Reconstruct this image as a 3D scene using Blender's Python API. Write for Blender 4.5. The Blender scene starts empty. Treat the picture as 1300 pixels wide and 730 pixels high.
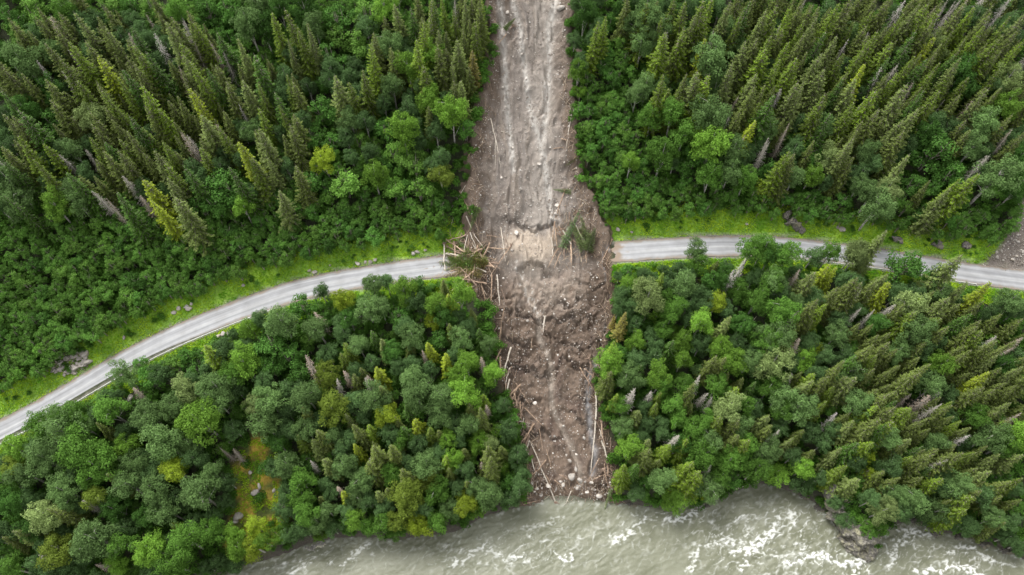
import bpy, math, random
import numpy as np
rng = np.random.default_rng(7)
random.seed(7)
R = math.radians
sc = bpy.context.scene
col = sc.collection

# ------------------------------------------------------------------ camera, sky, sun, exposure
CH, TH, FOC = 190.0, R(31), 650.0 / math.tan(R(36.87))
cd = bpy.data.cameras.new("camera"); cam = bpy.data.objects.new("camera", cd); col.objects.link(cam)
cam.location = (0, 0, CH); cam.rotation_euler = (TH, 0, 0)
cd.sensor_width = 36; cd.lens = 24; cd.clip_start = 1; cd.clip_end = 2000
sc.camera = cam
SUN_EL, SUN_AZ = R(58), R(-35)      # azimuth measured from +y towards +x
w = bpy.data.worlds.new("World"); sc.world = w; w.use_nodes = True
nt = w.node_tree; bg = nt.nodes["Background"]
sky = nt.nodes.new("ShaderNodeTexSky"); sky.sky_type = 'NISHITA'; sky.sun_disc = False
sky.sun_elevation = SUN_EL; sky.sun_rotation = SUN_AZ; sky.air_density = 1.2; sky.dust_density = 4.0
hs = nt.nodes.new("ShaderNodeHueSaturation"); hs.inputs['Saturation'].default_value = 0.04
nt.links.new(sky.outputs[0], hs.inputs['Color']); nt.links.new(hs.outputs[0], bg.inputs[0])
bg.inputs[1].default_value = 0.15
ld = bpy.data.lights.new("sun", 'SUN'); ld.energy = 1.4; ld.angle = R(30); ld.color = (1, .96, .9)
sun = bpy.data.objects.new("sun", ld); col.objects.link(sun)
sun.rotation_euler = (math.pi/2 - SUN_EL, 0, -SUN_AZ + math.pi)
sc.view_settings.view_transform = 'Standard'; sc.view_settings.look = 'None'
sc.view_settings.exposure = 1.12; sc.view_settings.gamma = 1; sc.view_settings.use_curve_mapping = False
sc.cycles.max_bounces = 5; sc.cycles.diffuse_bounces = 4; sc.cycles.glossy_bounces = 2
sc.cycles.transmission_bounces = 2; sc.cycles.transparent_max_bounces = 4
sc.cycles.caustics_reflective = False; sc.cycles.caustics_refractive = False

# ------------------------------------------------------------------ noise
def _h(ix, iy, s):
    n = (ix.astype(np.int64)*374761393 + iy.astype(np.int64)*668265263 + s*1442695041) & 0x7fffffff
    n = ((n ^ (n >> 13))*1274126177) & 0x7fffffff
    n = ((n ^ (n >> 15))*2246822519) & 0x7fffffff
    return (n ^ (n >> 16)) & 0xffff
def perlin(x, y, s=0):
    x = np.asarray(x, float); y = np.asarray(y, float)
    ix, iy = np.floor(x), np.floor(y); fx, fy = x-ix, y-iy
    u = fx*fx*fx*(fx*(fx*6-15)+10); v = fy*fy*fy*(fy*(fy*6-15)+10)
    def g(dx, dy):
        a = _h(ix+dx, iy+dy, s)*(2*math.pi/65536)
        return np.cos(a)*(fx-dx)+np.sin(a)*(fy-dy)
    a, b, c, d = g(0, 0), g(1, 0), g(0, 1), g(1, 1)
    return ((a*(1-u)+b*u)*(1-v)+(c*(1-u)+d*u)*v)*1.4
def fbm(x, y, s=0, o=4):
    t = 0; a = 1.0; n = 0
    for k in range(o):
        t = t+a*perlin(x*2**k, y*2**k, s+k*17); n += a; a *= .5
    return t/n
def ridge(x, y, s=0, o=3):
    t = 0; a = 1.0; n = 0
    for k in range(o):
        t = t+a*(1-np.abs(perlin(x*2**k, y*2**k, s+k*13))*2); n += a; a *= .5
    return t/n
def sstep(a, b, x):
    t = np.clip((x-a)/(b-a), 0, 1); return t*t*(3-2*t)

# ------------------------------------------------------------------ photo pixel <-> world
cT, sT = math.cos(TH), math.sin(TH)
def ray(px, py):
    dx = np.asarray(px, float)-650; dy = 365-np.asarray(py, float)
    return np.stack(np.broadcast_arrays(dx/FOC, sT+dy*cT/FOC, -cT+dy*sT/FOC), -1)
def unproj_z(px, py, z):
    r = ray(px, py); t = (np.asarray(z)-CH)/r[..., 2]
    return r[..., 0]*t, r[..., 1]*t
def project(x, y, z):
    x, y, z = np.asarray(x, float), np.asarray(y, float), np.asarray(z, float)-CH
    f = y*sT-z*cT; u = y*cT+z*sT
    return 650+FOC*x/f, 365-FOC*u/f

# ------------------------------------------------------------------ layout curves
RD = np.array([(-160,610),(-70,580),(0,549),(56,519),(110,487),(165,455),(216,429),(284,401),(328,385),(371,370),(423,358),(474,350),(525,342),(560,338),(600,333),(650,328),
 (700,324),(750,321),(787,320),(821,317),(890,313),(941,312),(979,313),(1011,315),(1059,321),(1100,326),(1141,332),(1192,341),(1230,347),(1299,356),(1400,368),(1500,380)], float)
zroad_px = np.interp(RD[:, 0], [-160, 0, 220, 420, 600, 800, 1000, 1300, 1500], [20, 23.5, 29, 33, 35, 35.3, 34.8, 33, 32])
_rx, _ry = unproj_z(RD[:, 0], RD[:, 1], zroad_px)
BK = np.array([(-200,775),(-100,772),(0,768),(100,760),(200,745),(270,733),(330,712),(370,700),(395,688),(430,682),(470,680),(500,684),(540,680),(583,674),(611,656),(650,645),(694,634),(753,637),(787,637),
 (821,643),(883,642),(934,624),(958,612),(985,616),(1014,627),(1042,641),(1059,665),(1075,684),(1092,700),(1106,697),(1114,684),(1124,668),(1158,659),(1182,670),(1230,682),(1271,696),(1299,710),(1400,740),(1500,770)], float)
_bx, _by = unproj_z(BK[:, 0], BK[:, 1], 0.0)
def smooth_tab(x, y, lo=-400, hi=400, st=1.0, sg=4.0):
    xs = np.arange(lo, hi, st); o = np.argsort(x)
    ys = np.interp(xs, x[o], y[o])
    k = np.exp(-.5*(np.arange(-15, 16)*st/sg)**2); k /= k.sum()
    return xs, np.convolve(np.pad(ys, 15, mode='edge'), k, 'valid')
RXS, RYS = smooth_tab(_rx, _ry, sg=3.5)
_, RZS = smooth_tab(_rx, zroad_px, sg=8)
_, BYS = smooth_tab(_bx, _by, sg=1.0)
def YR(x): return np.interp(x, RXS, RYS)
def ZR(x): return np.interp(x, RXS, RZS)
def YB(x): return np.interp(x, RXS, BYS)
SLP = 0.56
dYR = np.gradient(RYS, RXS)
def RC(x): return 1/np.sqrt(1+np.interp(x, RXS, dYR)**2)    # cosine of road heading
HW = 3.3
def H(x, y, bench=True):
    x = np.asarray(x, float); y = np.asarray(y, float)
    yr, zr, yb = YR(x), ZR(x), YB(x)
    d = (y-yr)*RC(x)                               # signed distance to road centre line
    nz = fbm(x/28, y/28, 3, 4)*4.5+fbm(x/7, y/7, 9, 3)*.9
    e1, e2 = (HW+1.2, HW+1.0) if bench else (0, 0)
    s = np.clip((y-yb)/np.maximum(yr-e1-yb, 5), 0, 1)
    low = (zr-.2)*(.06*sstep(0, .05, s)+.94*s)+nz*np.clip(4*s*(1-s), 0, 1)*.7
    low = np.where(y < yb, -np.clip((yb-y)*.5, 0, 3), low)
    du = np.maximum(d-e2, 0)
    up = zr+SLP*du/(1+0*du)+nz*sstep(0, 14, du)*.9-(.35*np.exp(-((d-HW-1.3)/.7)**2) if bench else 0)
    k = sstep(-e1-.8, -e1+.8, d) if bench else sstep(-3, 3, d)
    flat = zr-.05
    out = np.where(d > 0, up, low*(1-k)+flat*k)
    return out
def cast(px, py, off=0.0, hf=H):
    r = ray(px, py); sh = r.shape[:-1]; r = r.reshape(-1, 3)
    off = np.broadcast_to(np.asarray(off, float), sh).reshape(-1)
    lo = np.full(len(r), 60.0); hi = np.full(len(r), 420.0)
    for _ in range(34):
        m = (lo+hi)/2
        ab = (CH+r[:, 2]*m) > hf(r[:, 0]*m, r[:, 1]*m)+off
        lo = np.where(ab, m, lo); hi = np.where(ab, hi, m)
    return (r[:, 0]*lo).reshape(sh), (r[:, 1]*lo).reshape(sh)
# slide outline (photo pixel rows -> left and right edge)
SE = np.array([(-140,612,722),(-20,620,724),(0,622,724),(60,625,719),(100,616,721),(150,606,727),(200,600,730),(240,597,741),(270,598,752),(300,598,764),(325,594,773),(345,596,777),(372,603,779),
 (400,622,777),(440,630,770),(470,634,757),(500,643,757),(530,652,766),(560,662,775),(590,668,781),(620,666,783),(640,664,785),(655,664,785)], float)
_lx, _ly = cast(SE[:, 1], SE[:, 0]); _qx, _qy = cast(SE[:, 2], SE[:, 0])
def SL(y): o = np.argsort(_ly); return np.interp(y, _ly[o], _lx[o])
def SR(y): o = np.argsort(_qy); return np.interp(y, _qy[o], _qx[o])
def slide_d(x, y):                                # >0 inside, metres to the edge
    wob = fbm(np.asarray(x)/3.5, np.asarray(y)/3.5, 40, 3)*2.6
    return np.minimum(x-SL(y), SR(y)-x)+wob
def seg_dist(x, y, pts):
    d = np.full(np.shape(x), 1e9)
    for (a, b), (c, e) in zip(pts[:-1], pts[1:]):
        vx, vy = c-a, e-b; L = vx*vx+vy*vy+1e-9
        t = np.clip(((x-a)*vx+(y-b)*vy)/L, 0, 1)
        d = np.minimum(d, np.hypot(x-a-t*vx, y-b-t*vy))
    return d
def pl(pts):                                     # pixel polyline -> world xy polyline on the ground
    a = np.array(pts, float); x, y = cast(a[:, 0], a[:, 1], 0, lambda u, v: H(u, v, False)-1); return list(zip(x, y))
def in_poly(x, y, P):
    P = np.array(P); c = np.zeros(np.shape(x), bool); j = len(P)-1
    for i in range(len(P)):
        xi, yi = P[i]; xj, yj = P[j]
        c ^= ((yi > y) != (yj > y)) & (x < (xj-xi)*(y-yi)/(yj-yi+1e-12)+xi); j = i
    return c

# ------------------------------------------------------------------ mesh and object helpers
def mesh(name, V, F, mats=(), attrs=None, fmat=None, smooth=False):
    V = np.ascontiguousarray(V, np.float32); F = np.ascontiguousarray(F, np.int32)
    m = bpy.data.meshes.new(name); n, k = F.shape
    m.vertices.add(len(V)); m.vertices.foreach_set('co', V.ravel())
    m.loops.add(n*k); m.loops.foreach_set('vertex_index', F.ravel())
    m.polygons.add(n); m.polygons.foreach_set('loop_start', np.arange(0, n*k, k, dtype=np.int32))
    if smooth: m.polygons.foreach_set('use_smooth', np.ones(n, bool))
    for q in mats: m.materials.append(q)
    if fmat is not None: m.polygons.foreach_set('material_index', np.asarray(fmat, np.int32))
    for an, av in (attrs or {}).items():
        av = np.asarray(av, np.float32)
        if av.ndim == 1:
            a = m.attributes.new(an, 'FLOAT', 'POINT'); a.data.foreach_set('value', av)
        else:
            a = m.attributes.new(an, 'FLOAT_COLOR', 'POINT')
            a.data.foreach_set('color', np.concatenate([av, np.ones((len(av), 1), np.float32)], 1).ravel())
    m.update(calc_edges=True)
    return m
def link(name, me, parent=None, **p):
    o = bpy.data.objects.new(name, me); col.objects.link(o)
    if parent: o.parent = parent
    for k, v in p.items(): o[k] = v
    return o
class MB:
    def __init__(s): s.V = []; s.F = []; s.A = []; s.n = 0
    def add(s, V, F, a=0.0):
        V = np.asarray(V, float); s.V.append(V); s.F.append(np.asarray(F)+s.n); s.A.append(np.broadcast_to(np.asarray(a, float), (len(V),))); s.n += len(V)
    def build(s, name, mats, smooth=False): return mesh(name, np.concatenate(s.V), np.concatenate(s.F), mats, {'var': np.concatenate(s.A)}, smooth=smooth)
def tube(P, rad, n=6):
    P = np.asarray(P, float); rad = np.broadcast_to(np.asarray(rad, float), (len(P),))
    T = np.gradient(P, axis=0); T /= np.linalg.norm(T, axis=1)[:, None]+1e-9
    ref = np.where(np.abs(T[:, 2:3]) > .9, [[1., 0, 0]], [[0, 0, 1.]])
    A = np.cross(T, ref); A /= np.linalg.norm(A, axis=1)[:, None]+1e-9; B = np.cross(T, A)
    th = np.arange(n)*2*math.pi/n
    V = (P[:, None]+rad[:, None, None]*(np.cos(th)[None, :, None]*A[:, None]+np.sin(th)[None, :, None]*B[:, None])).reshape(-1, 3)
    i = np.arange(len(P)-1)[:, None]*n; j = np.arange(n)[None]; j2 = (j+1) % n
    F = np.stack([i+j, i+j2, i+n+j2, i+n+j], -1).reshape(-1, 4)
    return V, F
def blades(C, A, B):                             # diamond leaves: centre, half-length vector, half-width vector
    V = np.stack([C-A, C+B, C+A, C-B], 1).reshape(-1, 3)
    return V, np.arange(len(C)*4).reshape(-1, 4)
def unit(v): return v/(np.linalg.norm(v, axis=-1, keepdims=True)+1e-9)

# ------------------------------------------------------------------ materials
def mat(name): 
    m = bpy.data.materials.new(name); m.use_nodes = True; t = m.node_tree
    return m, t, t.nodes['Principled BSDF']
def N(t, ty, **k):
    n = t.nodes.new(ty)
    for a, b in k.items():
        if isinstance(b, (int, float, tuple, str)) and hasattr(n, a): setattr(n, a, b)
    return n
def noise(t, scale, detail=4, rough=.6, vec=None, coord='Object'):
    n = t.nodes.new('ShaderNodeTexNoise'); n.inputs['Scale'].default_value = scale; n.inputs['Detail'].default_value = detail; n.inputs['Roughness'].default_value = rough
    if vec is None:
        tc = t.nodes.new('ShaderNodeTexCoord'); vec = tc.outputs[coord]
    t.links.new(vec, n.inputs['Vector']); return n
def ramp(t, inp, stops):
    r = t.nodes.new('ShaderNodeValToRGB'); e = r.color_ramp.elements
    while len(e) < len(stops): e.new(.5)
    for k, (p, c) in enumerate(stops): e[k].position = p; e[k].color = (*c, 1) if len(c) == 3 else c
    t.links.new(inp, r.inputs[0]); return r
def mixc(t, a, b, f, mode='MIX'):
    m = t.nodes.new('ShaderNodeMix'); m.data_type = 'RGBA'; m.blend_type = mode
    for s, v in ((6, a), (7, b), (0, f)):
        if hasattr(v, 'is_linked') or hasattr(v, 'links'): t.links.new(v, m.inputs[s])
        else: m.inputs[s].default_value = v if isinstance(v, (int, float)) else (*v, 1)
    return m.outputs[2]
def attr(t, name, typ='GEOMETRY'):
    a = t.nodes.new('ShaderNodeAttribute'); a.attribute_name = name; a.attribute_type = typ; return a
def bump(t, b, h, strength=.5, dist=.1):
    n = t.nodes.new('ShaderNodeBump'); n.inputs['Strength'].default_value = strength; n.inputs['Distance'].default_value = dist
    t.links.new(h, n.inputs['Height']); t.links.new(n.outputs[0], b.inputs['Normal'])

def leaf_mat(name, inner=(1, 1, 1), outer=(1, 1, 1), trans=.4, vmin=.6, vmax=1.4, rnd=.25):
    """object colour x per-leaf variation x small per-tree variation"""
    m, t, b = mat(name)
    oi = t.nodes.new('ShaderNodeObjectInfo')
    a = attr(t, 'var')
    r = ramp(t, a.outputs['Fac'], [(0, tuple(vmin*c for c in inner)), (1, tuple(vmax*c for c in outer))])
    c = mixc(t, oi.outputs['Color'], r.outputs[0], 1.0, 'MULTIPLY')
    mr = t.nodes.new('ShaderNodeMapRange'); mr.inputs[3].default_value = 1-rnd; mr.inputs[4].default_value = 1+rnd
    t.links.new(oi.outputs['Random'], mr.inputs[0])
    h = t.nodes.new('ShaderNodeHueSaturation'); t.links.new(c, h.inputs['Color']); t.links.new(mr.outputs[0], h.inputs['Value'])
    t.links.new(h.outputs[0], b.inputs['Base Color']); b.inputs['Roughness'].default_value = .55
    b.inputs['Specular IOR Level'].default_value = .08
    if trans:
        tr = t.nodes.new('ShaderNodeBsdfTranslucent'); t.links.new(h.outputs[0], tr.inputs[0])
        mx = t.nodes.new('ShaderNodeMixShader'); mx.inputs[0].default_value = trans
        t.links.new(b.outputs[0], mx.inputs[1]); t.links.new(tr.outputs[0], mx.inputs[2])
        t.links.new(mx.outputs[0], t.nodes['Material Output'].inputs[0])
    return m
def bark_mat(name, c1, c2, scale=3, stretch=(1, 1, .25)):
    m, t, b = mat(name)
    tc = t.nodes.new('ShaderNodeTexCoord'); mp = t.nodes.new('ShaderNodeMapping'); mp.inputs['Scale'].default_value = stretch
    t.links.new(tc.outputs['Object'], mp.inputs[0]); n = noise(t, scale, 5, .6, mp.outputs[0])
    r = ramp(t, n.outputs['Fac'], [(.35, c1), (.65, c2)]); t.links.new(r.outputs[0], b.inputs['Base Color'])
    b.inputs['Roughness'].default_value = .85; bump(t, b, n.outputs['Fac'], .6, .05); return m
M_leaf = leaf_mat('birch_leaves'); M_alder = leaf_mat('alder_leaves', vmin=.6, vmax=1.45)
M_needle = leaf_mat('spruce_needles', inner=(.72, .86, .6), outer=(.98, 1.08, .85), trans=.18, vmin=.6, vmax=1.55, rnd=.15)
M_deadtw = leaf_mat('dead_twigs', trans=0, vmin=.6, vmax=1.2, rnd=.15)
M_sbark = bark_mat('spruce_bark', (.18, .155, .125), (.40, .36, .30))
M_bbark = bark_mat('birch_bark', (.16, .15, .13), (.55, .53, .48), 2, (1, 1, 2))
M_dbark = bark_mat('dead_bark', (.24, .22, .19), (.46, .43, .38))
M_log = bark_mat('log_wood', (.22, .145, .095), (.46, .34, .245), 2.5, (.25, 1, 1))
M_logd = bark_mat('log_bark', (.13, .09, .065), (.28, .2, .15), 2.5, (.25, 1, 1))
M_logp = bark_mat('log_pale', (.42, .36, .29), (.66, .6, .52), 2.5, (.25, 1, 1))

# ------------------------------------------------------------------ terrain
SPX = [(309,560),(330,548),(352,575),(372,650),(345,705),(300,728),(282,690),(300,640),(292,600)]
_cx, _cy = cast(np.array([p[0] for p in SPX], float), np.array([p[1] for p in SPX], float)); CLEAR = list(zip(_cx, _cy))
FPX = [(1238,340),(1262,322),(1276,300),(1284,268),(1300,240),(1400,215),(1400,352),(1300,345)]
_fx, _fy = cast(np.array([p[0] for p in FPX], float), np.array([p[1] for p in FPX], float)); FAN = list(zip(_fx, _fy))
def poly_soft(x, y, P, w=1.5):
    inside = in_poly(x, y, P); d = seg_dist(x, y, list(P)+[P[0]])
    return sstep(-w, w, np.where(inside, d, -d)+fbm(np.asarray(x)/2.5, np.asarray(y)/2.5, 77, 3)*1.6)
def grid(x0, x1, y0, y1, st):
    xs = np.arange(x0, x1+st/2, st); ys = np.arange(y0, y1+st/2, st)
    X, Y = np.meshgrid(xs, ys); nx, ny = len(xs), len(ys)
    i = np.arange(ny-1)[:, None]*nx+np.arange(nx-1)[None]
    F = np.stack([i, i+1, i+nx+1, i+nx], -1).reshape(-1, 4)
    return X.ravel(), Y.ravel(), F
X, Y, F = grid(-330, 330, -150, 420, 1.25)
Z = H(X, Y)
sd = slide_d(X, Y)
Z = np.where(sd > 0, Z+(H(X, Y, False)-3.4-Z)*sstep(.6, 3.2, sd), Z)
d = (Y-YR(X))*RC(X)
floor_c = np.array([.030, .038, .016]); dirt = np.array([.055, .042, .028]); grass = np.array([.16, .30, .03]); grass2 = np.array([.26, .31, .035])
nn = fbm(X/4, Y/4, 5, 4)[:, None]
C = floor_c*(1+.5*nn)+dirt*np.clip(nn, 0, 1)*.8
gv = (sstep(HW+.2, HW+.9, d)*(1-sstep(9, 12, d))+sstep(-HW-4.5, -HW-3, d)*(1-sstep(-HW-.9, -HW-.2, d)))[:, None]
C = C*(1-gv)+(grass*(.8+.6*np.clip(nn+.3, 0, 1))+grass2*np.clip(nn, 0, 1))*gv
grav = (np.exp(-((np.abs(d)-HW-.3)/.7)**4))[:, None]; C = C*(1-grav*.85)+np.array([.2, .185, .165])*grav*.85
cl = poly_soft(X, Y, CLEAR)[:, None]
C = C*(1-cl)+(np.array([.10, .13, .025])*(1+nn)+np.array([.33, .14, .02])*np.clip(nn*2.6+.25, 0, 1))*cl
fa = poly_soft(X, Y, FAN)[:, None]
C = C*(1-fa)+np.array([.17, .145, .13])*(1+.4*nn)*fa
bk = (1-sstep(.5, 2.2, Y-YB(X)))[:, None]
C = C*(1-bk)+np.array([.07, .06, .05])*bk
sdg = sstep(-1.5, 0, sd)[:, None]
C = C*(1-sdg)+np.array([.10, .068, .048])*(1+.6*nn)*sdg
mt, t, b = mat('forest_ground')
ca = attr(t, 'ground'); n1 = noise(t, 1.8, 6, .7)
cm = mixc(t, ca.outputs['Color'], ramp(t, n1.outputs['Fac'], [(.3, (.55, .55, .5)), (.7, (1.4, 1.4, 1.4))]).outputs[0], 1.0, 'MULTIPLY')
t.links.new(cm, b.inputs['Base Color']); b.inputs['Roughness'].default_value = .95; bump(t, b, n1.outputs['Fac'], .8, .35)
link('terrain', mesh('terrain', np.stack([X, Y, Z], 1), F, [mt], {'ground': C}, smooth=True), kind='structure', label='steep forested valley side with grassy road verges')

# ------------------------------------------------------------------ landslide track, a fine sheet of its own
def sp(P): return pl(P)
STREAM = [[(651,-30),(651,0),(661,33),(665,76),(670,122),(679,158),(688,184),(693,214),(697,245),(700,270),(706,290)],
          [(706,-20),(705,0),(698,33),(697,70),(695,109),(692,158),(689,184)],
          [(634,0),(638,50),(642,99),(645,140),(649,184),(652,215)]]
CENTRE = [(662,345),(668,368),(681,395),(686,410),(683,425),(690,440),(697,455),(700,470),(700,509),(704,525),(712,540),(725,564),(735,590),(738,612)]
RIGHTS = [(770,318),(768,334),(771,354),(777,379),(777,398),(771,417),(768,442),(758,462),(747,475),(746,514),(751,556),(756,574),(752,600)]
CRACKS = [[(654,395),(660,399),(667,399),(676,404),(685,407)],[(698,405),(713,408),(722,407),(730,396)],[(717,432),(727,437),(733,441),(741,442)],
 [(640,462),(650,466),(664,468),(679,471),(687,478),(697,479),(699,470)],[(718,452),(729,463),(744,470)],[(713,384),(718,391),(723,391),(731,384)],
 [(668,338),(673,333),(685,336),(692,343),(690,360)],[(650,274),(656,280),(661,276)],[(664,284),(672,290),(690,289),(700,286)],[(655,350),(652,372),(656,388)],
 [(705,365),(712,350),(709,335)],[(735,350),(739,370),(733,382)],[(745,400),(752,420),(748,440)],[(640,430),(650,436),(655,450)],[(664,505),(668,520),(676,533)],
 [(743,480),(742,505),(744,530)],[(690,520),(688,545),(692,565)],[(728,262),(731,278),(724,290)],[(735,200),(729,222),(731,245)],[(741,206),(738,232),(742,256)]]
MOUND = [(640,300),(668,290),(690,300),(712,290),(706,312),(690,338),(672,338),(664,330),(640,322)]
xs0 = min(_lx.min(), _qx.min())-6; xs1 = max(_lx.max(), _qx.max())+6
ST = .21
X, Y, F = grid(xs0, xs1, YB(0)-7, 205, ST)
keep_y = Y
sd = slide_d(X, Y)
yr = YR(X); yb = YB(X); low = sstep(0, 8, yr-Y)        # 1 below the road line
hgt = (sstep(0, 7, sd))
Z0 = H(X, Y, False)
XW = X+fbm(X/9, Y/22, 19, 3)*5+fbm(X/3, Y/7, 20, 2)*1.2
nlong = fbm(XW/2.6, Y/13, 21, 4)                          # flow-parallel relief
nlump = fbm(X/4.2+fbm(X/9, Y/9, 2, 2), Y/5.5, 33, 5)
nfine = fbm(X/.9, Y/1.1, 51, 4)
warpx = X+fbm(X/5, Y/5, 61, 3)*3.5; warpy = Y+fbm(X/5+9, Y/5, 62, 3)*3.5
lob = ridge(warpx/8.5, warpy/6.5, 71, 3)
# stepped lobes of the lower mud
SPX_, SPY_ = project(X, Y, Z0)
midz = np.exp(-((SPY_-425)/58)**4)
u = warpy/6.5+fbm(warpx/5, warpy/8, 81, 4)*1.9; fr = u-np.floor(u)
lobstep = (np.where(fr < .86, fr/.86, (1-fr)/.14)-.5)
Z = Z0-1.7*hgt+.25
Z += (1-low)*(nlong*1.5+fbm(XW/1.3, Y/5, 27, 3)*.30-1.5*sstep(.1, .35, np.abs(fbm(XW/4.5, Y/20, 29, 3))*-1+.42)*.35+fbm(X/2, Y/2.5, 30, 3)*.35)*sstep(0, 3, sd)
Z += low*(nlump*(1.0+1.4*midz)+lobstep*(.3+1.2*midz)+lob*.35-.2+fbm(X/2.2, Y/2.6, 35, 3)*.6+(ridge(warpx/3.6, warpy/3.2, 73, 2)-.5)*.25)*sstep(0, 3, sd)
rough_ = .35+.65*sstep(-.2, .4, fbm(X/5, Y/6, 58, 2)+(1-low)*.3)
Z += (nfine*.22+fbm(X/.42, Y/.42, 53, 2)*.08+np.clip(fbm(X/1.3, Y/1.3, 57, 3)-.15, 0, 1)*.8)*rough_
# raised rims of debris along both sides
rim = np.exp(-((sd-1.6)/1.3)**2)
Z += rim*(.5+.7*fbm(X/2, Y/3, 91, 3))
mp = [p for p in sp(MOUND)]
mo = poly_soft(X, Y, mp, 2.2); Z += mo*(.9+.5*nlump)
ddc = np.full(X.shape, 9.0)
for c in CRACKS:
    q = sp(c); ddc = np.minimum(ddc, seg_dist(X+fbm(X/1.8, Y/1.8, 95, 4)*1.5, Y+fbm(X/1.8, Y/1.8, 96, 4)*1.5, q))
ckn = np.clip(.55+1.6*fbm(X/2.0, Y/2.0, 98, 3), 0, 1)
sc_z = 0*X; scd = np.full(X.shape, 9.)
SCARPS = [[(636,398),(650,393),(660,399),(672,400),(686,408),(697,404),(712,407),(724,404),(736,407),(748,402)],[(700,428),(717,431),(727,437),(741,443),(752,440)],[(638,461),(650,466),(664,468),(679,472),(687,479),(698,478)],[(706,470),(718,456),(729,463),(746,470)],
 [(710,380),(718,391),(724,390),(733,380)],[(664,340),(674,332),(686,337),(694,346)],[(644,276),(652,282),(664,288),(676,291),(692,289),(702,284)],[(640,430),(650,436),(660,440),(668,436)],[(660,505),(670,512),(680,508)],[(730,505),(742,512),(750,506)],[(655,545),(672,552),(690,548),(705,556)],[(634,372),(645,378),(656,374)],[(740,360),(752,368),(764,362)],[(722,520),(730,527),(742,540)]]
jx = fbm(X/2.4, Y/2.4, 95, 4)*2.2; jy = fbm(X/2.4, Y/2.4, 96, 4)*2.2
for c in SCARPS:
    q = sp(c); qa = np.array(q); xx_, yy_ = X+jx, Y+jy; o_ = np.argsort(qa[:, 0])
    dq = seg_dist(xx_, yy_, q); up_ = yy_-np.interp(xx_, qa[o_, 0], qa[o_, 1])
    sc_z = np.maximum(sc_z, 1.25*np.exp(-dq/3.0)*sstep(-.12, .45, up_)); scd = np.minimum(scd, np.where(up_ < .5, dq, 9))
Z += sc_z*sstep(0, 3, sd)-.35*np.exp(-(scd/.5)**2)
Z += low*sstep(0, 3, sd)*(fbm(X/6.5, Y/8, 171, 2)*1.6+np.abs(fbm(X/2.8, Y/9, 173, 3))*1.5*sstep(400, 500, SPY_))
Z -= .55*np.exp(-(ddc/.28)**2)*ckn
dst = np.minimum.reduce([seg_dist(X+nlong*.8, Y, sp(c)) for c in STREAM])
dce = seg_dist(X+nfine*.5, Y, sp(CENTRE)); dri = seg_dist(X+nfine*.6, Y, sp(RIGHTS))
Z -= .35*np.exp(-(dst/.9)**2)+.95*np.exp(-(dce/.9)**2)-.35*np.exp(-((dce-2.0)/.8)**2)+.8*np.exp(-(dri/.8)**2)
toe = sstep(0, 6, Y-yb)
fz = fbm(X/3.5, Y/3.5, 151, 3)*3.0
Z = np.where(Y < yb+4, np.minimum(Z, -.5+(Y-yb+1.6+fz)*.5+nfine*.35+nlump*.3), Z)
Z -= 2.5*(1-sstep(-2.2, -.6, sd))
g1 = np.array([.215, .186, .163]); br = np.array([.205, .150, .112]); dk = np.array([.112, .078, .054]); bei = np.array([.42, .35, .28]); pale = np.array([.46, .44, .41]); wet = np.array([.075, .058, .048])
def mix(a, b, f): f = np.clip(f, 0, 1)[:, None]; return a*(1-f)+b*f
C = mix(np.tile(g1, (len(X), 1)), br, low*1.0+sstep(.1, .6, fbm(X/6, Y/20, 101, 4))*.5)
C = mix(C, np.array([.27, .225, .185]), sstep(.0, .5, fbm(XW/1.6, Y/16, 103, 4))*(1-low)*.8)
C = mix(C, np.array([.155, .135, .125]), sstep(.15, .6, fbm(XW/2.8, Y/14, 104, 4))*(1-low)*.7)
C = mix(C, np.array([.165, .115, .092]), sstep(0, .5, fbm(X/5, Y/6, 107, 4))*low*.9)
C = mix(C, np.array([.27, .215, .18]), sstep(.1, .6, fbm(X/3, Y/5, 108, 4))*low*.6)
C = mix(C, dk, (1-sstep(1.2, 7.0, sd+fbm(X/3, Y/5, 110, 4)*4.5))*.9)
C = mix(C, np.array([.30, .25, .205]), low*sstep(-.3, .3, fbm(X/3, Y/5, 145, 3)+.25)*np.exp(-((SPX_-700)/48)**4)*(1-sstep(375, 415, SPY_+8*nlump))*.8)
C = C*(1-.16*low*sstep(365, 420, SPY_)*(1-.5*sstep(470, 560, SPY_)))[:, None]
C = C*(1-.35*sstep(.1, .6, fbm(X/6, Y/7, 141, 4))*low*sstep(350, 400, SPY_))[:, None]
C = mix(C, np.array([.33, .30, .265]), np.exp(-((SPX_-(688-.05*(SPY_-150)))/20)**2)*(1-low)*(.35+.5*np.clip(fbm(X/1.2, Y/14, 143, 4)+.3, 0, 1)))
C = mix(C, wet, np.exp(-(scd/.45)**2)*.55)  # darkest mud tone drawn as a thin line at each scarp foot
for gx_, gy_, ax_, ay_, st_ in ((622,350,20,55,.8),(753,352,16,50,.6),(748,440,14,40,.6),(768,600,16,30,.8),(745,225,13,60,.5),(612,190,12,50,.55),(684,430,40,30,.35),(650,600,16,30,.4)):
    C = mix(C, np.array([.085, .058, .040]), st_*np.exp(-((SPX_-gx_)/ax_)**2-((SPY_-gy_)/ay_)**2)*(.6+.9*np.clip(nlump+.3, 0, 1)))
C = mix(C, bei, mo*.95*(1-.3*np.clip(nfine, 0, 1)))
C = mix(C, wet, np.exp(-(ddc/.4)**2)*.6*ckn)  # same dark tone drawn into the crack lines, broken up by noise
C = mix(C, wet, sstep(.35, .75, fbm(X/3.5, Y/3, 115, 3)+.15)*low*.55)
fleck = sstep(.52, .66, fbm(X/.55, Y/.8, 120, 3)+.25*fbm(X/3, Y/14, 121, 2))
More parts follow.
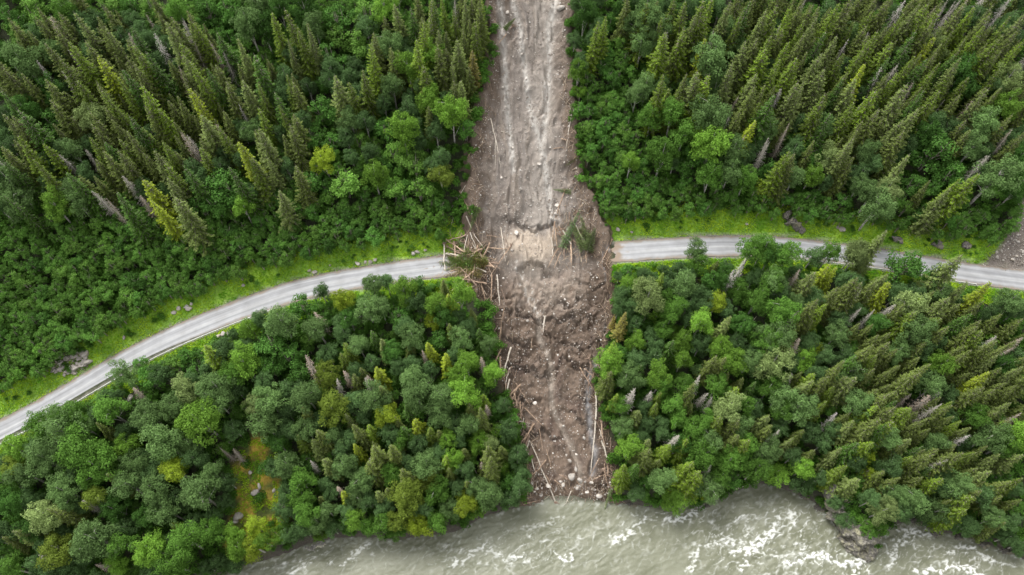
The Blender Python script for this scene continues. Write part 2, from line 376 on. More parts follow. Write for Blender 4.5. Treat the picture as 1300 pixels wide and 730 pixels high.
C = mix(C, pale, fleck*.8*(1-mo))
C = mix(C, pale*1.05, np.exp(-(dst/.8)**2)*(.45+1.0*np.clip(nfine+.25, 0, 1)))
C = mix(C, np.array([.36, .31, .26]), np.exp(-(dce/.75)**2)*.85)
C = mix(C, pale*1.2, np.exp(-(seg_dist(X, Y, sp([(656,335),(660,352),(672,372),(683,394)]))/1.4)**2)*sstep(.1, .35, fbm(X/.8, Y/1.3, 131, 3)))
C = mix(C, np.array([.33, .33, .34]), np.exp(-(dri/.7)**2)*.8)
C = mix(C, pale*1.1, sstep(.25, .45, nfine)*np.exp(-((Y-yb-2.5)/1.8)**2)*.9)
C = C*(1+.15*nfine[:, None])
kp = sd[F[:, 0]] > -2.6
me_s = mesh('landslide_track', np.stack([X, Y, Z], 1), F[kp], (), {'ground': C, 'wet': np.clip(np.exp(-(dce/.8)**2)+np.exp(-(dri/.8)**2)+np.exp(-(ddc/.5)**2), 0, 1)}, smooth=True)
ms, t, b = mat('slide_mud')
ca = attr(t, 'ground'); n1 = noise(t, 5, 8, .75); vo = t.nodes.new('ShaderNodeTexVoronoi'); vo.inputs['Scale'].default_value = 3.2
tc = t.nodes.new('ShaderNodeTexCoord'); t.links.new(tc.outputs['Object'], vo.inputs['Vector'])
cm = mixc(t, ca.outputs['Color'], ramp(t, n1.outputs['Fac'], [(.3, (.72, .70, .68)), (.7, (1.25, 1.25, 1.25))]).outputs[0], 1.0, 'MULTIPLY')
t.links.new(cm, b.inputs['Base Color'])
wa = attr(t, 'wet'); rr = ramp(t, wa.outputs['Fac'], [(0, (.72, .72, .72)), (1, (.25, .25, .25))]); t.links.new(rr.outputs[0], b.inputs['Roughness'])
bump(t, b, n1.outputs['Fac'], .9, .3)
me_s.materials.append(ms)
link('landslide_ground', me_s, kind='structure', label='brown and grey mud and gravel left by the landslide')
SY0 = Y[0]
_nx = len(np.arange(xs0, xs1+ST/2, ST)); ZG = Z.reshape(-1, _nx)
def HS(x, y):
    """height of whatever surface is on top"""
    x = np.asarray(x, float); y = np.asarray(y, float)
    i = np.clip((x-xs0)/ST, 0, ZG.shape[1]-1.001); j = np.clip((y-SY0)/ST, 0, ZG.shape[0]-1.001)
    i0 = i.astype(int); j0 = j.astype(int); fi = i-i0; fj = j-j0
    zs = (ZG[j0, i0]*(1-fi)+ZG[j0, i0+1]*fi)*(1-fj)+(ZG[j0+1, i0]*(1-fi)+ZG[j0+1, i0+1]*fi)*fj
    ins = (x > xs0) & (x < xs1) & (y > SY0) & (y < 205)
    s = slide_d(x, y); hb = H(x, y)
    return np.where(ins & (s > -2.4), np.maximum(zs, hb), hb)

# ------------------------------------------------------------------ roads
def road(name, x0, x1, label, e0=0, e1=0):
    xs = np.arange(x0, x1, .5); ps = np.stack([xs, YR(xs)], 1)
    T = unit(np.gradient(ps, axis=0)); Nn = np.stack([-T[:, 1], T[:, 0]], 1)
    us = np.linspace(-1, 1, 29)
    V = []; A = []
    for k, (p, n) in enumerate(zip(ps, Nn)):
        for u_ in us:
            wv = HW+.18*float(perlin(xs[k]/3, u_*.5+(5 if u_ > 0 else 9), 7))
            q = p+n*u_*wv
            # ragged broken ends
            V.append((q[0], q[1], ZR(xs[k])+.05+.07*(1-u_*u_))); A.append(u_)
    V = np.array(V); A = np.array(A); nxr = len(us)
    sh = np.zeros(len(V)); endw = fbm(A*1.8, A*0+x0, 5, 3)*2.5
    if e1: m = np.repeat(np.arange(len(xs)) >= len(xs)-6, nxr); V[m, 0] += (endw*np.repeat(np.clip((np.arange(len(xs))-len(xs)+6)/6, 0, 1), nxr))[m]
    if e0: m = np.repeat(np.arange(len(xs)) < 6, nxr); V[m, 0] += (endw*np.repeat(np.clip(1-np.arange(len(xs))/6, 0, 1), nxr))[m]
    i = np.arange(len(xs)-1)[:, None]*nxr+np.arange(nxr-1)[None]
    F = np.stack([i, i+nxr, i+nxr+1, i+1], -1).reshape(-1, 4)
    ed = np.minimum(xs[-1]-V[:, 0] if e1 else 1e3, V[:, 0]-xs[0] if e0 else 1e3)
    dn = fbm(V[:, 0]/1.5, V[:, 1]/1.5, 12, 4)
    dirt_ = np.clip((1-sstep(.3, 3.6, ed+dn*4))+sstep(.75, 1.0, np.abs(A)+dn*.35)*.8, 0, 1)
    me = mesh(name, V, F, [M_road], {'across': A*.5+.5, 'along': np.repeat(xs, nxr), 'dirt': dirt_}, smooth=True)
    return link(name, me, kind='structure', label=label)
M_road, t, b = mat('worn_asphalt')
a1 = attr(t, 'across'); a2 = attr(t, 'along'); cb = t.nodes.new('ShaderNodeCombineXYZ')
mm = t.nodes.new('ShaderNodeMath'); mm.operation = 'MULTIPLY'; mm.inputs[1].default_value = 14
t.links.new(a1.outputs['Fac'], mm.inputs[0]); t.links.new(mm.outputs[0], cb.inputs[0])
m2 = t.nodes.new('ShaderNodeMath'); m2.operation = 'MULTIPLY'; m2.inputs[1].default_value = .05; t.links.new(a2.outputs['Fac'], m2.inputs[0]); t.links.new(m2.outputs[0], cb.inputs[1])
n1 = noise(t, 1.0, 5, .65, cb.outputs[0])
tr = ramp(t, a1.outputs['Fac'], [(0, (.22, .21, .19)), (.09, (.22, .22, .22)), (.2, (.31, .315, .325)), (.32, (.225, .23, .24)), (.46, (.32, .325, .33)), (.56, (.27, .275, .285)), (.68, (.22, .225, .235)), (.8, (.31, .315, .325)), (.93, (.23, .23, .23)), (1, (.17, .155, .13))])
cm = mixc(t, tr.outputs[0], ramp(t, n1.outputs['Fac'], [(.3, (.78, .78, .79)), (.7, (1.15, 1.15, 1.15))]).outputs[0], 1.0, 'MULTIPLY')
n2 = noise(t, .35, 5, .6); cm = mixc(t, cm, ramp(t, n2.outputs['Fac'], [(.3, (.86, .85, .84)), (.7, (1.1, 1.1, 1.1))]).outputs[0], 1.0, 'MULTIPLY')
cm = mixc(t, cm, (.20, .155, .115), attr(t, 'dirt').outputs['Fac'])
t.links.new(cm, b.inputs['Base Color']); b.inputs['Roughness'].default_value = .8
n3 = noise(t, 12, 3, .6); bump(t, b, n3.outputs['Fac'], .3, .02)
xl, _ = unproj_z(582., 336., 35); xr, _ = unproj_z(779., 321., 35.2)
road('road', -200, float(xl), 'pale grey asphalt road ending in the debris on the slide left side', 0, 1)
road('road', float(xr), 230, 'pale grey asphalt road broken off at the slide right side', 1, 0)

# ------------------------------------------------------------------ river
X, Y, F = grid(-160, 160, 10, 64, 0.25)
PX, PY = project(X, Y, 0*X)
G = [(400,708,60,16,.8),(345,722,40,12,.7),(590,702,60,22,.45),(650,715,60,18,.4),(690,690,80,26,.5),(800,668,50,20,.7),(862,652,38,9,.9),(935,690,60,35,.7),(985,690,55,35,1),(960,660,50,12,.6),(1050,705,60,24,1),(1088,718,32,14,1.6),(1150,678,50,24,.95),(1215,716,60,16,1.1),(1260,705,40,16,.7),(470,690,40,12,.4),(1020,655,40,14,.5)]
dens = .22+0*X
for gx, gy, ax, ay, s_ in G: dens = dens+s_*np.exp(-((PX-gx)/ax)**2-((PY-gy)/ay)**2)
dens = np.where(np.abs(X) > 150, .5, dens)
fx = X*.92+Y*.38; fy = -X*.38+Y*.92                    # along / across the current
w1 = fbm(fx/9, fy/6, 201, 3)*3.2; w2 = fbm(fx/9+7, fy/6+3, 203, 3)*3.2
rn = ridge((fx+w1)/6.0, (fy+w2)/3.0, 207, 3)
rn2 = ridge((fx+w2)/2.2, (fy+w1)/1.5, 213, 2)
fil = rn**3*.9+.5*rn2+.8*fbm(fx/1.0, fy/.7, 219, 4)
th = 1.32-.42*np.clip(dens, 0, 1.5)
def filament(a, b_, sa, sb, seed, wdt):
    wx_ = fbm(a/7, b_/5, seed, 3)*4.5; wy_ = fbm(a/7+3, b_/5+8, seed+1, 3)*4.0
    v = np.abs(perlin((a+wx_)/sa, (b_+wy_)/sb, seed+2)+.25*perlin((a+wy_)/sa*2.6, (b_+wx_)/sb*2.6, seed+3))
    return np.clip(1-v/wdt, 0, 1)
brk = np.clip(.30+1.3*fbm(fx/2.2, fy/1.3, 219, 4), 0, 1)
fa1 = filament(fx, fy, 7.5, 4.4, 301, .095); fa2 = filament(fx, fy, 3.6, 2.2, 311, .10); fa3 = filament(fx, fy, 14., 7., 321, .05)
dd_ = np.clip(dens, 0, 1.4)
foam = np.clip(fa1**1.1*1.35*dd_*brk+fa2**1.5*1.3*np.clip(dd_-.25, 0, 1)*brk+fa3*.7*brk*np.clip(.15+dd_, 0, 1), 0, 1)
foam = foam+.13*np.clip(dd_-.3, 0, 1)*sstep(0, .5, fbm(fx/3, fy/2, 331, 4))
FPL = [([(368,728),(388,716),(397,712)],.8),([(433,716),(455,702),(467,689)],.8),([(573,716),(594,709),(611,694)],.8),([(618,699),(635,706),(650,716)],.7),([(708,706),(716,714),(726,704)],1.2),
 ([(774,690),(797,678),(821,655)],.9),([(849,661),(866,657),(883,651)],1.3),([(876,726),(890,692),(934,685),(952,700)],.9),([(931,702),(955,692),(979,672)],1.2),([(941,727),(951,699),(979,682)],1.2),
 ([(1001,716),(1038,703),(1073,720),(1087,712),(1103,699)],1.4),([(1086,730),(1090,716),(1104,702)],1.8),([(1168,726),(1217,720),(1245,730)],1.6),([(1141,672),(1165,676),(1182,679)],1.0),([(1130,720),(1138,694),(1155,680)],.9),([(975,680),(990,660),(1010,652)],.8),([(1205,700),(1230,694),(1260,712)],.9),([(650,708),(656,707),(662,708)],1.2),([(665,670),(690,667),(715,655)],.5)]
fpl = 0*X
for P_, s_ in FPL:
    a_ = np.array(P_, float); wx, wy = unproj_z(a_[:, 0], a_[:, 1], 0.)
    dd = seg_dist(X+fbm(X/2.4, Y/2.0, 225, 3)*2.6, Y+fbm(X/2.4+5, Y/2.0, 226, 3)*2.0, list(zip(wx, wy)))
    fpl = np.maximum(fpl, s_*sstep(.25, .85, np.exp(-(dd/.8)**1.5)*np.clip(.72+2.1*fbm(X/1.1, Y/.7, 228, 4), 0, 1.5))*.85)
foam = np.clip(foam*.9+fpl, 0, 1)
# foam where water meets the bank
shore = np.exp(-((Y-YB(X)+.7)/.6)**2)*sstep(0, .4, fbm(X/1.5, Y/1.5, 229, 3))*.4; foam = np.maximum(foam, shore)
Z = .14*fbm(fx/5, fy/2.5, 231, 4)*(1+2*dens)+.16*fbm(fx/1.8, fy/.8, 235, 4)*(.5+dens)+foam*.16
murk = sstep(-.5, .6, fbm(fx/14, fy/7, 241, 4))
mw, t, b = mat('river_water')
fa_ = attr(t, 'foam'); mk = attr(t, 'murk')
wc = ramp(t, mk.outputs['Fac'], [(0, (.108, .113, .072)), (1, (.166, .172, .124))])
nf = noise(t, 3.5, 6, .7)
cm = mixc(t, wc.outputs[0], (.56, .57, .545), fa_.outputs['Fac'])
b.inputs['Specular IOR Level'].default_value = .3
cm = mixc(t, cm, ramp(t, nf.outputs['Fac'], [(.3, (.9, .9, .9)), (.7, (1.08, 1.08, 1.08))]).outputs[0], 1.0, 'MULTIPLY')
t.links.new(cm, b.inputs['Base Color'])
rr = ramp(t, fa_.outputs['Fac'], [(0, (.35, .35, .35)), (.5, (.8, .8, .8))]); t.links.new(rr.outputs[0], b.inputs['Roughness'])
bump(t, b, nf.outputs['Fac'], .5, .15)
V = np.stack([X, Y, Z], 1); kf = (Y < YB(X)+4)[F[:, 0]]
link('river_water', mesh('river_water', V, F[kf], [mw], {'foam': foam, 'murk': murk}, smooth=True), kind='structure', label='turbid grey green river with white rapids')
X2, Y2, F2 = grid(-240, 240, -150, 70, 2)
oc = ~((np.abs(X2) < 159) & (Y2 > 11))[F2].all(1) & (Y2 < YB(X2)+4)[F2[:, 0]]; F2 = F2[oc]; X2Z = np.where((np.abs(X2) < 160.1) & (Y2 > 9.9), -.25, 0.)
link('river_water', mesh('river_water', np.stack([X2, Y2, X2Z], 1), F2, [mw], {'foam': 0*X2, 'murk': 0*X2+.5}), kind='structure')
#@@TREES
# ------------------------------------------------------------------ tree models (each: trunk mesh with limbs, crown mesh of leaf-sized faces)
def spruce_model(seed, h=18.0, r=2.5, dead=0.0):
    g = np.random.default_rng(seed); tr = MB(); cr = MB()
    bend = g.normal(0, .25, 2)
    zz = np.linspace(0, h, 9); ax = lambda z: np.stack([bend[0]*(z/h)**2, bend[1]*(z/h)**2, z], -1)
    tr.add(*tube(ax(zz), np.interp(zz, [0, h], [.24, .02]), 6))
    nw = int(h/.56)
    Cs, As, Bs, Vs = [], [], [], []
    lop = g.uniform(.75, 1.2, 12)
    for k in range(nw):
        f = (k+g.uniform(-.3, .3))/nw
        z = h*(.10+.88*f); t = 1-f
        L0 = r*(t**.8)*(1.0 if f > .12 else .75+f*2)+.15
        nb = g.integers(5, 8) if f < .9 else 4
        ph = g.uniform(0, 6.28)
        for j in range(nb):
            az = ph+j*6.283/nb+g.normal(0, .18)
            L = L0*g.uniform(.72, 1.18)*lop[int(az/6.283*12) % 12]
            if dead and g.random() < dead*.35: L *= g.uniform(.3, .8)
            d = np.array([math.cos(az), math.sin(az), 0]); side = np.array([-d[1], d[0], 0])
            s = np.linspace(0, 1, 5); droop = g.uniform(.30, .5)+.25*t-.9*max(0, f-.75)
            P = ax(np.array([z]))[0]+d*L*s[:, None]; P[:, 2] += -L*(droop*s-.28*s**3)
            tr.add(*tube(P[[0, 2, 4]]+[0, 0, .05], [.03+.02*t, .024, .012], 3))
            nt_ = max(5, int(L*(11 if not dead else 6)))
            ss = g.uniform(.10, 1, nt_)
            base = np.stack([np.interp(ss, s, P[:, i]) for i in range(3)], 1)
            sg = g.choice([-1, 1], nt_)
            tl = (.20+.30*L*(1-ss*.75))*g.uniform(.7, 1.2, nt_)*(.55 if dead else 1)
            dr = unit(side*sg[:, None]*.9+d*.75+np.stack([0*ss, 0*ss, -g.uniform(.05, .45, nt_)], 1)+g.normal(0, .10, (nt_, 3)))
            wd = (.085 if not dead else .028)*g.uniform(.8, 1.3, nt_)+(.02 if not dead else 0)
            nrm = unit(np.cross(dr, np.array([0, 0, 1.]))+g.normal(0, .30, (nt_, 3)))
            Cs.append(base+dr*tl[:, None]*.5); As.append(dr*tl[:, None]*.5); Bs.append(nrm*wd[:, None])
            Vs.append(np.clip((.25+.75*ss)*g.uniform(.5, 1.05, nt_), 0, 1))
            if not dead:                       # hanging curtain of fine shoots below the bough and top of the bough
                n2 = max(2, int(L*2.5)); s2 = g.uniform(.1, 1.05, n2)
                b2 = np.stack([np.interp(np.clip(s2, 0, 1), s, P[:, i]) for i in range(3)], 1)+g.normal(0, .05, (n2, 3))
                l2 = g.uniform(.22, .45, n2); dd = unit(d*g.uniform(.3, 1.0, n2)[:, None]+np.array([0, 0, -.45])+g.normal(0, .35, (n2, 3)))
                Cs.append(b2+dd*l2[:, None]*.4); As.append(dd*l2[:, None]*.5); Bs.append(unit(np.cross(dd, g.normal(0, 1, (n2, 3))))*.10)
                Vs.append(np.clip(s2*g.uniform(.4, 1.1, n2), 0, 1))
    Cn, An, Bn, Vn = map(np.concatenate, (Cs, As, Bs, Vs))
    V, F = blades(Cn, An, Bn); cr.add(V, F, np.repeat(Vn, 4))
    return tr, cr
def leafy_model(seed, h, r, z0, ncl, rc, dens, leaf, stems=1, droop=0.0, lumpy=.25, squash=1.0):
    g = np.random.default_rng(seed); tr = MB(); cr = MB()
    cz = (z0+h)/2; hz = (h-z0)/2
    cl = []
    # sub-crowns give an uneven outline
    lobes = [(np.array([math.cos(a), math.sin(a), 0])*r*.45+np.array([0, 0, g.uniform(-.35, .35)*hz]), g.uniform(.6, .8)) for a in g.uniform(0, 6.28)+np.arange(4)*1.57+g.normal(0, .3, 4)]+[(np.array([0, 0, .22*hz]), .85)]
    for k in range(ncl):
        c0, sc_ = lobes[g.integers(len(lobes))]
        d = unit(g.normal(0, 1, 3)); rad = g.uniform(.45, 1.0)**.5
        p = c0+d*np.array([r*.62, r*.62, hz*.8*squash])*sc_*rad
        if np.hypot(p[0], p[1]) > r*1.05: p[:2] *= r/np.hypot(p[0], p[1])
        p[2] = np.clip(p[2], -hz*.95, hz*.98); cl.append(p+np.array([0, 0, cz]))
    cl = np.array(cl)
    for q in range(stems):
        a = g.uniform(0, 6.28); off = np.array([math.cos(a), math.sin(a), 0])*(r*.3 if stems > 1 else .15)
        P = np.array([off*.2*(stems > 1), off*.5+[0, 0, h*.35], off+[0, 0, h*.65], off*1.1+[0, 0, h*.9]])
        tr.add(*tube(P, [.016*h, .012*h, .008*h, .02], 6))
        for c in cl[g.choice(len(cl), min(9, len(cl)), replace=False)]:
            zb = np.clip(c[2]-.3*h*g.uniform(.5, 1), z0*.5, h*.7)
            b0 = np.array([np.interp(zb, P[:, 2], P[:, i]) for i in range(3)])
            tr.add(*tube(np.array([b0, (b0+c)/2+[0, 0, .1*h*g.uniform(-.3, 1)], c]), [.006*h, .004*h, .015], 4))
    for c in cl:
        rr_ = rc*g.uniform(.65, 1.3); tone = g.uniform(-.12, .12)
        n = int(4*math.pi*rr_**2*dens*.75)
        d = unit(g.normal(0, 1, (n, 3))); d = d[d[:, 2] > -.55]; n = len(d)
        lump = 1+lumpy*np.sin(d[:, 0]*5+g.uniform(0, 6))*np.sin(d[:, 1]*5+g.uniform(0, 6))
        p = c+d*(rr_*lump*g.uniform(.62, 1.08, n))[:, None]*np.array([1, 1, .8+droop*.4])
        p[:, 2] -= droop*g.uniform(0, .8, n)*(1-d[:, 2])*.5
        nrm = unit(d*.7+np.array([0, 0, .35])+g.normal(0, .45, (n, 3)))
        A = unit(np.cross(nrm, g.normal(0, 1, (n, 3)))); B = np.cross(nrm, A)
        sz = leaf*g.uniform(.6, 1.25, n)
        cr.add(*blades(p, A*sz[:, None]*.5, B*sz[:, None]*.36), np.repeat(np.clip(g.normal(.5+tone, .2, n), 0, 1), 4))
    return tr, cr
def models(kind, specs, mtr, mcr):
    out = []
    for s in specs:
        tr, cr = s; out.append((tr.build(kind+'_trunk', [mtr], True), cr.build(kind+'_crown', [mcr])))
    return out
MODELS = {
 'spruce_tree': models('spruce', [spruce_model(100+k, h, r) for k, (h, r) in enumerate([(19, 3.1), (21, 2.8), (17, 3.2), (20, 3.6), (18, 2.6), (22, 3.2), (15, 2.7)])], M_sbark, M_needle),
 'dead_spruce': models('dead_spruce', [spruce_model(140+k, h, r, .8) for k, (h, r) in enumerate([(18, 1.8), (16, 1.6), (20, 1.9), (14, 1.7)])], M_dbark, M_deadtw),
 'birch_tree': models('birch', [leafy_model(200+k, h, r, z0, int(n*1.6), rc*.74, 25, .25, 1, dr, .25, 1.0) for k, (h, r, z0, n, rc, dr) in enumerate([(13, 3.4, 4, 52, .95, .3), (14, 3.2, 4, 46, 1.0, .6), (12, 3.5, 3, 58, .85, .2), (13.5, 3.0, 4, 40, 1.05, .8), (12.5, 3.7, 4, 60, .9, .1), (14.5, 3.3, 5, 48, .95, .5), (11, 3.3, 3, 44, 1.0, .2)])], M_bbark, M_leaf),
 'alder_tree': models('alder', [leafy_model(300+k, h, r, 1.0, int(n*1.3), rc*.85, 30, .26, 3, 0, .4, .9) for k, (h, r, n, rc) in enumerate([(6.5, 2.6, 36, .62), (7, 2.4, 32, .7), (6, 2.8, 40, .6), (7.5, 2.5, 34, .66), (6.2, 2.3, 28, .72)])], M_sbark, M_alder),
}
HT = {'spruce_tree': [19, 21, 17, 20, 18, 22, 15], 'dead_spruce': [18, 16, 20, 14], 'birch_tree': [13, 14, 12, 13.5, 12.5, 14.5, 11], 'alder_tree': [6.5, 7, 6, 7.5, 6.2]}
RADM = {'spruce_tree': 2.5, 'dead_spruce': 1.8, 'birch_tree': 3.3, 'alder_tree': 2.5}
TONES = {   # true base colours of the foliage
 'o': ('olive green', (.100, .140, .020)), 'g': ('dark green', (.054, .108, .018)), 'p': ('pale olive', (.135, .165, .055)), 'y': ('yellowish', (.130, .185, .022)),
 'Y': ('bright yellowish', (.24, .28, .026)), 'O': ('orange tinged', (.20, .165, .05)), 'D': ('grey', (.38, .36, .30)), 'R': ('pinkish', (.36, .27, .20)), 'W': ('whitish', (.58, .55, .52)),
 'm': ('mid green', (.102, .215, .034)), 'b': ('fresh green', (.150, .285, .038)), 'l': ('lime green', (.25, .34, .032)), 'k': ('deep green', (.068, .158, .030)), 'G': ('bluish green', (.128, .218, .068)),
 'q': ('silvery green', (.205, .275, .095)), 'e': ('olive green', (.160, .225, .034)), 'a': ('rich green', (.098, .225, .042)), 'A': ('light green', (.142, .275, .050)),
}
